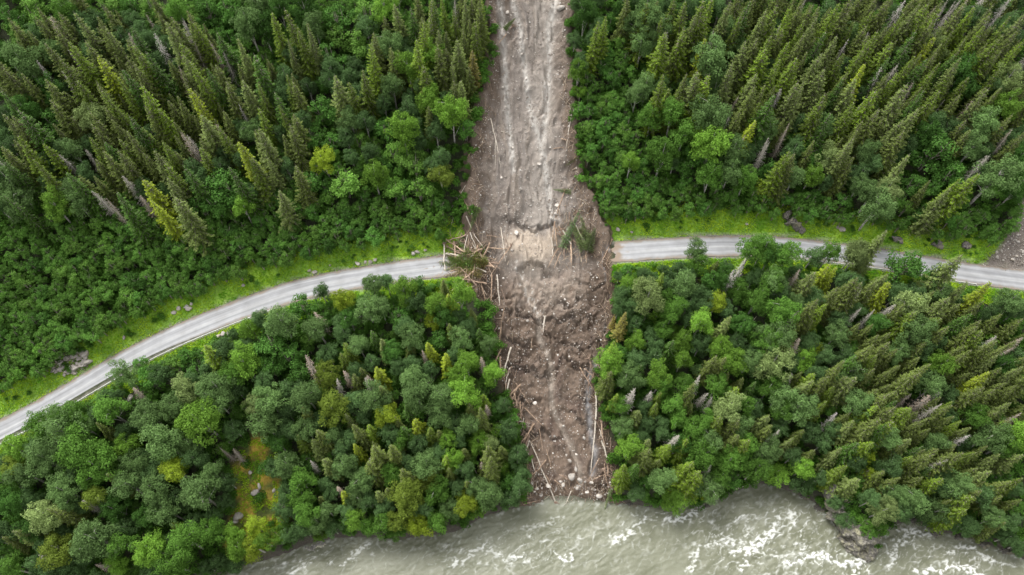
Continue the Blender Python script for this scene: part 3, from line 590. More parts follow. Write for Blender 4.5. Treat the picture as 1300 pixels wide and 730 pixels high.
# traced trees: tile offset; entries x,y,tone[,r] in tile pixels (2.921 per photo pixel); spruces by their tip, leafy trees by the crown centre
TR = {
(0,0): ("""285,40,p 255,150,y 350,205,Y 395,100,p 480,95,g 500,170,o 545,50,R 568,125,W 610,75,p 662,80,D 730,80,y 805,115,g 870,140,p 828,190,D 650,248,R 690,200,p 722,225,y 712,320,Y 665,170,o 510,310,y 535,360,o 590,400,y
 375,330,o 430,395,o 530,470,o 742,430,p 815,460,o 890,515,Y 455,640,D 540,668,Y 610,655,p 320,510,y 385,520,g 445,510,o 40,510,y 175,525,y 0,330,g 5,420,p -10,560,g 0,590,D 350,700,D 215,220,o 280,300,o 470,430,g 620,600,o 690,600,g 740,560,o 560,560,p 250,640,g 110,590,o 590,520,o 430,290,y 380,270,o 770,250,g 940,230,o 900,300,p 860,620,g 930,600,o 60,400,g 460,250,g 550,200,g""",
 "90,230,G,60 200,200,G,48 450,140,G,38 340,430,q,55 190,440,a,60 90,400,k,45 40,680,G,60 280,700,G,45 620,240,G,30 630,330,a,40 780,390,G,30 270,560,G,45 320,640,G,35 830,680,a,75 930,490,G,38 920,90,G,60 700,690,a,40 60,120,A,50 150,90,A,55 20,60,a,55 120,30,A,50 230,30,m,45 400,30,A,55 480,20,a,45 560,15,A,50 660,30,m,45 760,30,a,55 860,30,a,50 600,40,A,40 180,330,k,45 20,200,k,40 590,230,k,35"),
(320,0): ("""65,48,y 140,30,o 130,150,p 200,85,p 120,280,o 110,390,o 18,400,y 20,470,p 0,590,p 310,270,p 370,300,o 430,168,y 400,260,o 540,5,p 620,80,y 595,130,y 650,20,o 710,0,y 690,100,p 715,120,p 760,150,p 815,185,O 780,220,p 790,-5,p 850,0,y 780,300,p 750,40,o 165,100,o 20,310,o 590,20,g 830,80,o 90,330,g 680,10,g 640,240,o 0,200,g 60,580,p 740,230,p""",
 "370,440,G,45 440,565,q,35 380,150,A,60 510,170,G,50 580,250,b,55 660,200,b,52 520,320,G,45 640,310,G,40 660,370,b,50 740,420,b,60 560,480,b,60 490,470,a,45 60,350,G,45 250,400,a,60 40,100,k,55 230,90,G,45 280,190,a,50 340,240,a,45 265,590,l,45 740,540,e,60 700,650,e,50 600,600,A,55 450,640,b,50 340,670,A,60 100,30,k,45 430,40,A,60 320,60,a,60 200,30,k,50 320,130,A,50 240,500,a,50 530,560,A,45 790,470,a,40 620,690,A,50 520,700,A,45 230,660,a,45 300,520,a,45 400,520,A,40 480,20,b,50 20,20,G,50"),
(650,0): ("""345,60,y 540,195,D 570,110,y 630,150,R 642,108,y 680,45,p 730,0,o 740,-20,y 800,0,p 850,40,o 880,150,p 730,135,Y 695,265,p 830,245,p 900,270,p 560,280,y 585,325,y 640,300,o 712,290,y 890,440,Y 858,505,R 945,520,D 600,-10,o 650,0,o 870,0,g 930,60,o 940,180,y 800,430,D 560,60,o 500,20,o 920,380,o 310,80,y""",
 "230,170,l,35 245,270,b,38 250,340,b,30 270,50,k,50 490,70,G,60 540,110,G,50 790,110,G,45 740,220,G,75 500,310,G,45 460,350,G,40 520,430,m,50 600,420,m,60 725,420,G,70 640,500,m,60 560,560,m,60 440,605,b,38 740,540,b,75 820,560,G,55 810,630,G,50 925,685,l,30 680,570,a,50 690,190,G,40 650,620,a,50 740,640,m,55 560,330,G,40 480,170,G,45 870,660,m,45 250,240,k,35 410,20,k,40 760,330,G,45 820,180,G,40"),
(970,0): ("""35,20,o 110,15,y 70,90,D 150,65,y 270,5,y 312,8,R 190,60,p 270,130,p 95,150,y 60,220,o 120,215,y 200,190,p 130,310,p 160,310,p 230,265,p 240,350,o 295,295,g 378,240,Y 350,290,p 420,120,y 480,150,o 520,-5,W 575,0,p 600,15,o 520,50,y 570,110,g 625,130,Y 750,0,R 790,20,y 850,15,p 700,110,o 725,215,p 880,130,o 885,190,p 960,130,y 965,40,p 835,330,p 447,250,W 500,280,y 540,310,p 422,410,W 600,330,g 560,400,p 500,440,p 197,440,W 92,460,R 22,510,D 85,560,y 340,380,o 690,280,y 930,480,R 790,630,y 330,505,p 540,570,p 20,130,o 30,250,g 400,30,o 450,60,g 640,230,o 300,190,o 440,330,o 600,220,g 760,140,o 820,90,y 910,60,o 660,30,y 330,80,o 470,210,g 380,150,o 250,420,g 420,330,y 650,330,o 550,200,o 770,280,o 710,0,D 870,260,o 210,120,g 0,40,p 30,340,g 700,200,g 620,270,y""",
 "310,130,G,45 500,210,G,42 645,180,q,45 740,260,k,55 910,290,q,55 890,395,b,60 820,450,G,60 640,540,a,85 870,640,G,75 240,590,q,50 180,640,b,42 380,560,G,45 455,705,q,55 110,660,G,45 600,480,k,50 180,560,a,50 230,460,G,40 20,470,G,40 740,330,k,45 20,620,a,40 700,640,a,55 560,680,a,45 350,690,G,40 950,580,k,50 300,250,G,35 950,690,k,45 780,540,G,50"),
(0,240): ("""395,40,R 515,18,R 565,30,Y 650,35,p 30,20,g 420,20,g 750,580,y""",
 "60,50,G,50 290,50,G,45 900,65,b,42 800,50,a,50 900,640,b,55 640,650,A,42 560,690,a,42 840,690,m,45 455,690,G,45 720,670,a,40 930,510,b,40 790,620,a,38 200,60,b,50 740,40,a,45 690,620,a,40 520,650,a,30"),
(320,240): ("""705,335,y 728,385,Y 480,550,p 575,560,Y 655,570,Y 715,610,Y 638,600,R 815,440,p 850,618,R 330,610,o 345,560,o 460,660,Y 428,695,R 440,520,g 240,450,R 90,5,p 760,520,o 850,520,g 730,500,o""",
 "260,385,k,32 190,430,a,50 335,410,l,42 440,350,G,40 500,345,k,32 110,490,G,60 250,520,G,50 430,440,G,50 560,370,b,45 620,350,a,38 540,470,a,50 690,420,b,45 770,385,b,48 670,490,l,28 600,540,G,45 860,450,b,40 780,550,G,42 700,550,a,42 400,580,G,42 280,690,e,50 800,650,b,50 755,700,b,40 600,690,G,50 900,680,b,42 60,570,a,60 140,620,a,55 180,680,a,50 520,600,k,40 360,480,k,40 480,440,G,42 60,650,a,50 900,490,G,35 720,470,k,40 880,570,G,35 30,480,b,35"),
(650,240): ("""760,265,o 800,475,p 838,300,W 865,262,W 415,465,O 390,560,y 560,320,y 480,660,g 600,560,g""",
 "505,390,q,62 690,225,G,38 570,400,m,40 640,340,G,52 890,220,m,52 940,210,m,50 600,450,m,50 720,400,G,34 765,410,l,42 835,370,m,40 910,410,m,50 700,500,b,50 640,560,b,42 820,630,b,55 560,520,m,40 630,640,b,40 355,640,b,52 320,690,b,35 420,690,G,45 530,620,b,35 540,690,b,50 460,560,b,36 940,560,m,50 880,640,G,45 780,330,k,45 740,330,k,40 960,340,m,50 700,280,m,38 430,350,b,35 850,500,k,45 480,480,a,35 760,580,b,45 400,600,a,35"),
(970,240): ("""460,160,p 740,255,p 190,300,p 240,275,Y 265,290,Y 222,430,y 362,368,W 348,445,D 445,310,p 480,345,Y 408,450,D 690,400,p 765,345,p 810,415,y 880,465,y 850,350,Y 355,495,y 465,530,p 580,625,p 922,580,R 840,690,Y 750,580,p 955,480,p 960,660,p 700,0,p 720,-40,y 130,520,o 350,620,g 420,620,o 650,470,o 150,360,g 770,460,g 600,400,y 830,540,o 190,690,y 300,700,p 430,540,g 870,620,p 560,460,o 730,420,o 940,560,o""",
 "185,190,G,40 345,190,q,52 340,230,q,45 530,270,a,72 90,250,m,55 60,450,m,60 540,440,q,60 570,520,G,60 650,380,G,42 910,410,G,50 270,540,G,48 650,570,G,32 650,640,b,50 40,540,G,60 200,590,l,30 40,650,q,65 150,640,b,42 320,680,G,45 640,320,k,35 500,600,G,40 30,340,G,50 110,420,G,40 250,230,m,35 620,330,a,35 420,60,G,60 400,20,G,50 880,650,k,40 420,500,k,40 30,240,k,45"),
(0,480): ("""10,590,p 292,455,D 362,688,R 822,262,R 855,270,R 640,540,y 480,35,R 350,440,D 50,560,p""",
 "230,200,G,72 740,150,b,75 560,140,G,60 800,30,G,58 600,230,G,68 470,240,b,42 90,350,G,50 60,260,b,48 150,290,G,60 300,260,m,72 350,330,m,66 660,340,l,50 740,430,G,66 780,350,G,42 480,400,G,58 580,410,G,58 500,320,G,50 620,490,G,58 160,500,q,60 240,410,G,55 350,590,G,75 200,630,e,62 460,610,m,52 560,630,b,58 690,600,m,62 940,620,l,48 870,580,b,38 840,380,m,35 410,120,m,55 640,690,m,60 430,690,b,38 800,80,G,50 940,100,q,42 880,620,b,45 350,440,e,45 40,460,k,50 20,380,m,40 160,180,m,50 250,130,m,50 30,700,m,50 130,560,k,45 420,480,k,45 550,510,k,45 680,50,q,50 650,110,G,50 690,240,G,45 780,560,m,50 540,300,k,35 60,320,e,40 870,680,b,40 300,170,m,45 30,320,l,36"),
(320,480): ("""605,155,Y 350,140,p 425,168,y 448,240,p 378,250,Y 540,240,p 218,230,p 270,295,p 165,215,o 690,195,Y 783,262,p 730,335,p 428,300,W 458,420,p 925,250,y 850,305,R 795,385,Y 868,92,R 310,400,R 560,180,g 480,20,p 420,0,D 250,440,o 330,420,Y 650,180,o 770,0,Y 860,60,y 720,290,y 570,100,g""",
 "60,80,G,58 200,60,G,58 300,110,e,60 200,190,G,50 50,170,G,58 450,80,G,58 610,60,G,58 500,135,l,46 700,60,G,56 790,50,b,56 700,130,G,50 800,170,G,46 310,210,G,40 560,220,m,40 640,310,G,55 720,230,b,36 745,300,b,38 340,320,G,50 520,350,m,40 385,440,G,40 560,440,e,62 680,420,m,48 870,420,G,55 755,575,b,42 640,560,l,48 690,530,m,45 785,475,l,48 610,540,l,42 385,510,b,42 480,540,m,45 420,570,m,42 300,570,b,36 200,490,m,50 240,530,G,42 130,310,G,50 180,380,m,48 190,450,m,48 955,470,b,40 880,240,q,36 50,330,a,38 90,580,b,30 40,600,b,40 10,550,l,38 540,530,e,40 350,500,m,35 740,480,G,40 830,400,G,40 640,380,e,45 530,560,m,38 410,370,G,45 100,240,k,40 830,520,b,30 930,330,b,30 950,380,a,36 840,240,b,38 280,490,G,40 250,590,b,30 910,200,b,30 960,160,a,30"),
(650,480): ("""390,55,y 472,115,p 443,45,D 522,42,D 515,230,p 578,240,y 645,235,y 430,335,y 405,360,y 690,355,y 748,75,D 705,0,D 718,50,D 945,138,p 860,0,y 905,10,g 540,95,o 780,140,o 840,30,y 960,220,D 880,220,o 660,310,y 470,310,g 550,50,o""",
 "330,10,b,48 600,100,m,48 500,165,b,34 340,140,b,42 350,190,b,38 440,250,b,52 410,180,G,40 460,430,b,38 560,370,G,50 610,440,b,56 540,470,m,55 640,475,m,40 730,410,G,50 790,430,b,52 712,432,l,20 800,100,q,58 680,190,m,50 730,230,G,48 700,290,m,58 810,310,m,50 870,250,m,48 900,340,m,55 540,20,m,42 960,360,b,45 460,10,G,40 760,30,m,48 640,20,m,45 620,160,m,40 380,230,G,38 770,360,m,45 500,380,a,34 820,370,a,40 860,100,m,45 620,240,k,40 930,290,G,45 850,180,G,45 400,90,m,38 720,160,m,42 900,30,a,40"),
(970,480): ("""60,195,D 282,130,W 145,190,p 190,270,y 345,170,p 545,58,R 660,48,D 550,110,o 695,92,y 828,0,Y 735,165,y 900,15,p 920,100,p 710,250,y 555,290,y 880,295,p 355,370,p 285,270,p 405,225,y 672,370,y 885,440,Y 510,245,o 20,140,p 170,0,p 340,0,p 270,40,y 480,160,o 620,190,o 780,270,o 560,230,p 310,330,o 450,350,o 960,130,R 960,280,p 960,450,y 820,380,p 620,330,g 230,100,o 750,480,y 780,430,o 350,250,g 450,180,g 850,340,p 960,380,o 420,100,y 500,90,g 790,330,g 590,250,g 690,450,p 900,540,o 110,230,p 590,370,o""",
 "40,355,b,58 350,100,G,52 130,110,G,58 460,220,G,46 780,130,m,50 840,215,G,58 720,390,G,52 700,420,G,42 440,490,q,46 300,520,b,40 550,450,G,50 640,490,G,45 850,520,G,42 940,620,l,36 820,590,m,40 650,560,m,40 230,385,l,28 140,390,G,48 940,210,b,55 380,290,l,28 390,350,l,30 60,60,G,52 630,30,G,50 900,240,m,50 640,240,G,42 150,330,b,42 520,530,b,34 590,500,G,45 740,540,m,42 900,590,m,38 950,660,b,30 440,560,m,30 870,640,b,28 220,240,b,35 20,250,G,45 70,110,m,45 30,30,m,50 760,560,G,38 380,540,m,28 480,430,G,42 250,550,b,30 400,450,q,36"),
}
PLACED = []       # kind, x, y, height, radius, tone, px, py
def valid(x, y, edge=-.8, river=.6):
    d = (y-YR(x))*RC(x)
    ok = (y > YB(x)+river) & (slide_d(x, y) < edge)
    u_, v_ = project(x, y, 35)
    deb = ((u_ > 566) & (u_ < 625) & (v_ > 232) & (v_ < 385)) | ((u_ > 600) & (u_ < 640) & (v_ > 380) & (v_ < 420))
    return ok & ((d < -HW-1.6) | (d > HW+4.2)) & ~deb
def place(kind, px, py, h, rad, tone, frac):
    for mult in (1, .85, 1.15, .7, 1.3, .55):
        hh = h*mult; x, y = cast(np.float64(px), np.float64(py), hh*frac)
        if valid(x, y): PLACED.append([kind, float(x), float(y), hh, rad, tone, px, py]); return True
    for dy in (4, 8, 13, 19, -4, -8):
        x, y = cast(np.float64(px), np.float64(py+dy), h*.8*frac)
        if valid(x, y): PLACED.append([kind, float(x), float(y), h*.8, rad, tone, px, py+dy]); return True
    return False
for (ox, oy), (sp_, lf_) in TR.items():
    for e in sp_.split():
        a, b_, tn = e.split(','); px, py = ox+float(a)/2.9212, oy+float(b_)/2.9212
        dead = tn in 'DRW'
        h = rng.uniform(12, 17) if dead else (rng.uniform(16, 22) if py < 330 and not (560 < px < 700) else rng.uniform(12, 18))
        if oy == 480 and ox <= 320 or (oy == 240 and ox == 320 and b_ > '3'): h *= .8
        place('dead_spruce' if dead else 'spruce_tree', px, py, h, 0, tn, .97)
    for e in lf_.split():
        a, b_, tn, r_ = e.split(','); px, py = ox+float(a)/2.9212, oy+float(b_)/2.9212
        rad = float(r_)/2.9212*.222*1.04
        kind = 'alder_tree' if (tn in 'aA' or rad < 2.5) else 'birch_tree'
        h = 3.0+rad*(2.9 if kind == 'birch_tree' else 1.7)
        place(kind, px, py, h, rad, tn, .66)
# fill between the traced trees; (centre x, y, radius x, radius y) patches of spruce share in photo pixels
def mixat(px, py):
    s = 0
    for gx, gy, ax, ay, v in ((150,130,170,120,.85),(560,60,70,90,.7),(380,130,60,120,.35),(1130,80,230,130,.9),(900,60,110,70,.5),(1230,300,70,40,.3),(1200,500,170,150,.75),(1040,420,110,90,.6),(880,560,120,80,.3),(500,540,130,90,.25),(100,620,150,120,.04)):
        s = max(s, v*math.exp(-(((px-gx)/ax)**2+((py-gy)/ay)**2)**1.5))
    th_ = 0
    for gx, gy, ax, ay, v in ((260,330,420,75,1.3),(80,380,160,90,1.3),(480,260,130,60,1),(790,160,60,130,1.2),(860,260,130,40,1.3),(350,30,160,50,.9),(1080,270,130,35,.9),(1180,260,100,40,.8),(240,510,60,30,.7),(400,230,80,60,.6)):
        th_ = max(th_, v*math.exp(-(((px-gx)/ax)**2+((py-gy)/ay)**2)**2))
    return s, th_
grid_ = {}
def near(x, y, r):
    k = (int(x//6), int(y//6))
    for i in (-1, 0, 1):
        for j in (-1, 0, 1):
            for q in grid_.get((k[0]+i, k[1]+j), ()):
                if math.hypot(q[0]-x, q[1]-y) < (q[2]+r): return True
    return False
def put(x, y, r): grid_.setdefault((int(x//6), int(y//6)), []).append((x, y, r))
CR = {'spruce_tree': 1.3, 'dead_spruce': 1.0, 'birch_tree': 1.75, 'alder_tree': 1.35}
for p in PLACED: put(p[1], p[2], CR[p[0]]*(1 if p[0][0] in 'sd' else max(p[4], 1.5)/RADM[p[0]]))
g = np.random.default_rng(11)
cx_ = g.uniform(-35, 1335, 19000); cy_ = g.uniform(-45, 775, 19000)
WX, WY = cast(cx_, cy_, 5.0)
OKV = valid(WX, WY, -1.2, 1.0) & ~in_poly(WX, WY, CLEAR) & ~in_poly(WX, WY, FAN)
for k in range(19000):
    if not OKV[k]: continue
    s_, t_ = mixat(cx_[k], cy_[k]); x, y = float(WX[k]), float(WY[k])
    u_ = g.random(); d_ = (y-float(YR(x)))*float(RC(x))
    if HW+1 < d_ < HW+9:
        if d_ < HW+4.2+1.8*float(fbm(x/7, y/7, 401, 2)): continue
        kind = 'alder_tree'; t_ = 1
    else: kind = ('spruce_tree' if g.random() < .91 else 'dead_spruce') if u_ < s_ and not t_ > .8 else ('alder_tree' if (g.random() < .25+t_ ) else 'birch_tree')
    if t_ > .6 and kind == 'birch_tree': kind = 'alder_tree'
    if kind == 'alder_tree': rad = g.uniform(1.3, 2.6); h = 2.5+rad*1.7; tn = g.choice(list('aaAAmk')) if cx_[k] < 620 or cy_[k] < 330 else g.choice(list('amGbk'))
    elif kind == 'birch_tree': rad = g.uniform(2.3, 3.5); h = 3.5+rad*2.6; tn = g.choice(list('mmGGkbe')); 
    else:
        rad = 0; h = g.uniform(11, 20); tn = g.choice(list('oooggypg'))
        if kind == 'dead_spruce': h = g.uniform(10, 17); tn = g.choice(list('DRDRW'))
    if d_ < 0:
        up_, vp_ = project(x, y, H(x, y)+h); lim = np.interp(up_, RD[:, 0], RD[:, 1])+19
        if vp_ < lim:
            if kind[0] in 'sd' or vp_ < lim-14: continue
            h *= .6; rad *= .7; vp_ = project(x, y, H(x, y)+h)[1]
            if vp_ < lim: continue
    rr_ = CR[kind]*(1 if rad == 0 else rad/RADM[kind])
    if near(x, y, rr_*(.80 if kind != 'alder_tree' else (.50 if t_ > .6 else .66))): continue
    put(x, y, rr_); PLACED.append([kind, x, y, h, rad, tn, None, None])
if 1:
    import collections
    print('PLACED', collections.Counter(p[0] for p in PLACED))

ONES = 'zero one two three four five six seven eight nine ten eleven twelve thirteen fourteen fifteen sixteen seventeen eighteen nineteen'.split()
TENS = '_ _ twenty thirty forty fifty sixty seventy eighty ninety'.split()
def num(n):
    n = int(n)
    if n < 20: return ONES[max(n, 0)]
    return TENS[n//10]+((' '+ONES[n % 10]) if n % 10 else '') if n < 100 else 'ninety nine'
USED = set()
def where_label(head, px, py):
    a, b_ = int(round(np.clip(px/13, 0, 99))), int(round(np.clip(py/7.3, 0, 99)))
    for k in (0, 1, -1, 2, -2, 3, -3, 4, 5, -4):
        for q in (0, 1, -1, 2, -2):
            L = f"{head}, {num(min(max(a+q,0),99))} percent across the photo, {num(min(max(b_+k,0),99))} down"
            if L not in USED: USED.add(L); return L
def empty(name, loc, rz=0.0, **p):
    o = bpy.data.objects.new(name, None); col.objects.link(o); o.location = loc; o.rotation_euler = (0, 0, rz)
    o.empty_display_size = .5
    for k, v in p.items(): o[k] = v
    return o
GROUPS = {'spruce_tree': 'spruces growing on the valley side', 'dead_spruce': 'dead spruces standing in the forest', 'birch_tree': 'birches growing on the valley side', 'alder_tree': 'alders in the thickets'}
CATS = {'spruce_tree': 'spruce', 'dead_spruce': 'dead tree', 'birch_tree': 'birch', 'alder_tree': 'alder'}
P_ = PLACED
arr = np.array([[p[1], p[2], p[3]] for p in P_]); gz = HS(arr[:, 0], arr[:, 1])
midf = np.array([.6 if p[0] in ('spruce_tree', 'dead_spruce') else .66 for p in P_])
PXm, PYm = project(arr[:, 0], arr[:, 1], gz+arr[:, 2]*midf)
PXt, PYt = project(arr[:, 0], arr[:, 1], gz+arr[:, 2])
depth = np.sqrt(arr[:, 0]**2+arr[:, 1]**2+(CH-gz)**2)
REST = []
for kind in MODELS:
    idx = [i for i, p in enumerate(P_) if p[0] == kind]
    inside = lambda i: -6 < PXm[i] < 1306 and -6 < PYm[i] < 736 or 0 < PXt[i] < 1300 and 0 < PYt[i] < 730
    score = {i: (P_[i][6] is not None)*1000+(P_[i][3]*(P_[i][4] or 2.2))/depth[i] for i in idx}
    idx.sort(key=lambda i: -score[i]); vis = [i for i in idx if inside(i)]; keep = vis[:300]; ks = set(keep)
    for i in idx:
        if i not in ks: REST.append((i, kind))
    proto = {}
    for i in keep:
        _, x, y, h, rad, tn, _a, _b = P_[i]
        v = int(g.integers(len(MODELS[kind]))); H0 = HT[kind][v]
        szs = h/H0; sxy = szs*g.uniform(.75, 1.2)*(1.04 if kind == 'spruce_tree' else 1.25) if rad == 0 else rad/RADM[kind]
        if kind == 'spruce_tree': sxy = max(sxy, .7)
        tname, tc_ = TONES[tn]
        jit = g.uniform(.88, 1.14); tc_ = [c*jit for c in tc_]
        up = y > YR(x); side = 'above' if up else 'below'
        size = ('tall' if h > 16.5 else 'medium' if h > 13 else 'small') if kind in ('spruce_tree', 'dead_spruce') else ('broad' if rad > 3.4 else 'medium' if rad > 2.4 else 'small')
        lab = where_label(f"{size} {tname} {CATS[kind].replace('dead tree', 'dead spruce')} {side} the road", PXm[i], PYm[i])
        r0 = empty(kind, (x, y, float(gz[i])-.15), g.uniform(0, 6.28), label=lab, category=CATS[kind], group=GROUPS[kind])
        r0.rotation_euler = (g.normal(0, .025), g.normal(0, .025), g.uniform(0, 6.28)); r0.scale = (sxy, sxy, szs)
        if v not in proto:
            a = bpy.data.objects.new('trunk', MODELS[kind][v][0]); c = bpy.data.objects.new('crown', MODELS[kind][v][1]); proto[v] = (a, c)
        else: a, c = proto[v][0].copy(), proto[v][1].copy()
        for q in (a, c): col.objects.link(q); q.parent = r0
        c.color = (*tc_, 1); a.color = (1, 1, 1, 1)

# ------------------------------------------------------------------ instanced plant cover nobody could count
def scatter(name, pts, zs, rots, scales, objs, which, color, label, category=None, kind='stuff', obj_names=None):
    me = bpy.data.meshes.new(name); n = len(pts)
    me.vertices.add(n); me.vertices.foreach_set('co', np.concatenate([pts, zs[:, None]], 1).astype(np.float32).ravel())
    for an, ty, v in (('rz', 'FLOAT', rots), ('which', 'INT', which)):
        a = me.attributes.new(an, ty, 'POINT'); a.data.foreach_set('value', np.asarray(v, np.float32 if ty == 'FLOAT' else np.int32))
    a = me.attributes.new('scl', 'FLOAT_VECTOR', 'POINT'); a.data.foreach_set('vector', np.asarray(scales, np.float32).ravel())
    o = link(name, me, kind=kind, label=label); o.color = (*color, 1)
    gt = bpy.data.node_groups.new(name, 'GeometryNodeTree')
    gt.interface.new_socket('Geometry', in_out='INPUT', socket_type='NodeSocketGeometry'); gt.interface.new_socket('Geometry', in_out='OUTPUT', socket_type='NodeSocketGeometry')
    gi = gt.nodes.new('NodeGroupInput'); go = gt.nodes.new('NodeGroupOutput'); jn = gt.nodes.new('GeometryNodeJoinGeometry')
    def na(nm, ty):
        q = gt.nodes.new('GeometryNodeInputNamedAttribute'); q.data_type = ty; q.inputs[0].default_value = nm; return q
    rz = na('rz', 'FLOAT'); sc_ = na('scl', 'FLOAT_VECTOR'); wh = na('which', 'INT')
    cx = gt.nodes.new('ShaderNodeCombineXYZ'); gt.links.new(rz.outputs[0], cx.inputs[2])
    for k, grp in enumerate(objs):
        eq = gt.nodes.new('FunctionNodeCompare'); eq.data_type = 'INT'; eq.operation = 'EQUAL'; eq.inputs[3].default_value = k
        gt.links.new(wh.outputs[0], eq.inputs[2])
        for ob in grp:
            oi = gt.nodes.new('GeometryNodeObjectInfo'); oi.transform_space = 'ORIGINAL'; oi.inputs[0].default_value = ob; oi.inputs[1].default_value = True
            ip = gt.nodes.new('GeometryNodeInstanceOnPoints')
            gt.links.new(gi.outputs[0], ip.inputs['Points']); gt.links.new(eq.outputs[0], ip.inputs['Selection'])
            gt.links.new(oi.outputs['Geometry'], ip.inputs['Instance']); gt.links.new(cx.outputs[0], ip.inputs['Rotation']); gt.links.new(sc_.outputs[0], ip.inputs['Scale'])
            gt.links.new(ip.outputs[0], jn.inputs[0])
    gt.links.new(jn.outputs[0], go.inputs[0])
    md = o.modifiers.new('scatter', 'NODES'); md.node_group = gt
    return o
def src(me):
    o = bpy.data.objects.new(me.name, me); return o     # source geometry only, never linked to the scene
SRC = {k: [[src(m_[0]), src(m_[1])] for m_ in MODELS[k][:4]] for k in ('spruce_tree', 'alder_tree', 'birch_tree')}
# low bushes and ferns on the forest floor
bushes = []
for k in range(3):
    tr, cr = leafy_model(400+k, 1.7, 1.5, .1, 9, .55, 16, .30, 1, 0, .3, .6); bushes.append([src(cr.build('bush', [M_alder]))])
ux = g.uniform(-175, 175, 26000); uy = g.uniform(8, 215, 26000)
pu, pv = project(ux, uy, H(ux, uy)); vis = (pu > -90) & (pu < 1390) & (pv > -110) & (pv < 800)
ux, uy = ux[vis], uy[vis]
d_ = (uy-YR(ux))*RC(ux)
ok = (uy > YB(ux)+.3) & (slide_d(ux, uy) < .2+1.6*fbm(ux/4, uy/4, 161, 2)) & ((d_ < -HW-1.7) | (d_ > HW+6) | (d_ > HW+2.2) & (fbm(ux/4, uy/4, 403, 2) > .12)) & ~in_poly(ux, uy, FAN)
cl_ = in_poly(ux, uy, CLEAR); ok &= ~cl_ | (g.random(len(ux)) < .12)
ux, uy = ux[ok], uy[ok]; n = len(ux)
s_ = g.uniform(.7, 1.7, n)*np.where(np.abs((uy-YR(ux))*RC(ux)) < 11, .5, 1)
scatter('undergrowth', np.stack([ux, uy], 1), HS(ux, uy), g.uniform(0, 6.28, n), np.stack([s_, s_, s_*g.uniform(.7, 1.2, n)], 1), bushes, g.integers(0, 3, n), (.078, .180, .026), 'low green bushes and ferns covering the forest floor')
# the alders beyond the counted ones, and the forest that goes on outside the picture
ra = [i for i, k in REST if k == 'alder_tree' and -6 < PXm[i] < 1306 and -6 < PYm[i] < 736]
def sc_of(ids, kind, rs):
    n = len(ids); which = g.integers(0, 4, n)
    out = np.array([[P_[i][4]/RADM[kind]]*2+[P_[i][3]/HT[kind][w_]] for i, w_ in zip(ids, which)]) if kind != 'spruce_tree' else np.array([[P_[i][3]/HT[kind][w_]]*3 for i, w_ in zip(ids, which)])
    return arr[ids][:, :2], gz[ids]-.1, g.uniform(0, 6.28, n), out, which
if ra:
    a_, b_, c_, d2, e_ = sc_of(ra, 'alder_tree', 0)
    scatter('alder_foliage', a_, b_, c_, d2, SRC['alder_tree'], e_, (.120, .250, .046), 'dense green alder thicket between the single alders')
print('REST alder', len(ra), 'rest all', len(REST), 'under', n)
for kind in ('spruce_tree', 'birch_tree'):
    rb = [i for i, k in REST if k == kind and -6 < PXm[i] < 1306 and -6 < PYm[i] < 736]
    print(kind, 'rest in view', len(rb))
    if rb:
        a_, b_, c_, d2, e_ = sc_of(rb, kind, 0)
        scatter(kind.replace('_tree', '')+'_woods', a_, b_, c_, d2, SRC[kind], e_, (.11, .135, .036) if kind[0] == 's' else (.09, .165, .055), 'mass of '+kind.replace('_tree', '')+' crowns between the single trees')
ox = g.uniform(-260, 260, 9000); oy = g.uniform(-5, 300, 9000); oz = H(ox, oy)
pu, pv = project(ox, oy, oz+6)
d_ = (oy-YR(ox))*RC(ox)
ok = ((pu < -40) | (pu > 1340) | (pv < -50) | (pv > 785)) & (oy > YB(ox)+1.5) & (np.abs(d_) > 9) & (slide_d(ox, oy) < -1) & (pu > -420) & (pu < 1720) & ~in_poly(ox, oy, FAN)
sel = []; grid_ = {}
for k in np.nonzero(ok)[0]:
    if not near(ox[k], oy[k], 1.7): put(ox[k], oy[k], 1.7); sel.append(k)
sel = np.array(sel); n = len(sel); wh = np.where(g.random(n) < .5, g.integers(0, 4, n), g.integers(4, 8, n)); s_ = g.uniform(.75, 1.05, n)
scatter('surrounding_woods', np.stack([ox[sel], oy[sel]], 1), oz[sel]-.1, g.uniform(0, 6.28, n), np.stack([s_]*3, 1), SRC['spruce_tree']+SRC['birch_tree'], wh, (.085, .145, .042), 'mixed forest going on beyond the photograph edges')
#@@DETAIL
# ------------------------------------------------------------------ grass on the road verges
n = 60000; gx = g.uniform(-150, 150, n); gd = g.uniform(-1, 1, n)
gd = np.where(gd > 0, HW+.5+gd*8.5, -HW-.7+gd*4.0); gy = YR(gx)+gd/RC(gx)
pu, pv = project(gx, gy, 34.0); vis = (pu > -40) & (pu < 1340) & (slide_d(gx, gy) < -.3) & ~in_poly(gx, gy, FAN) & (fbm(gx/3, gy/3, 301, 3) > -.30)
gx, gy, gd = gx[vis], gy[vis], gd[vis]
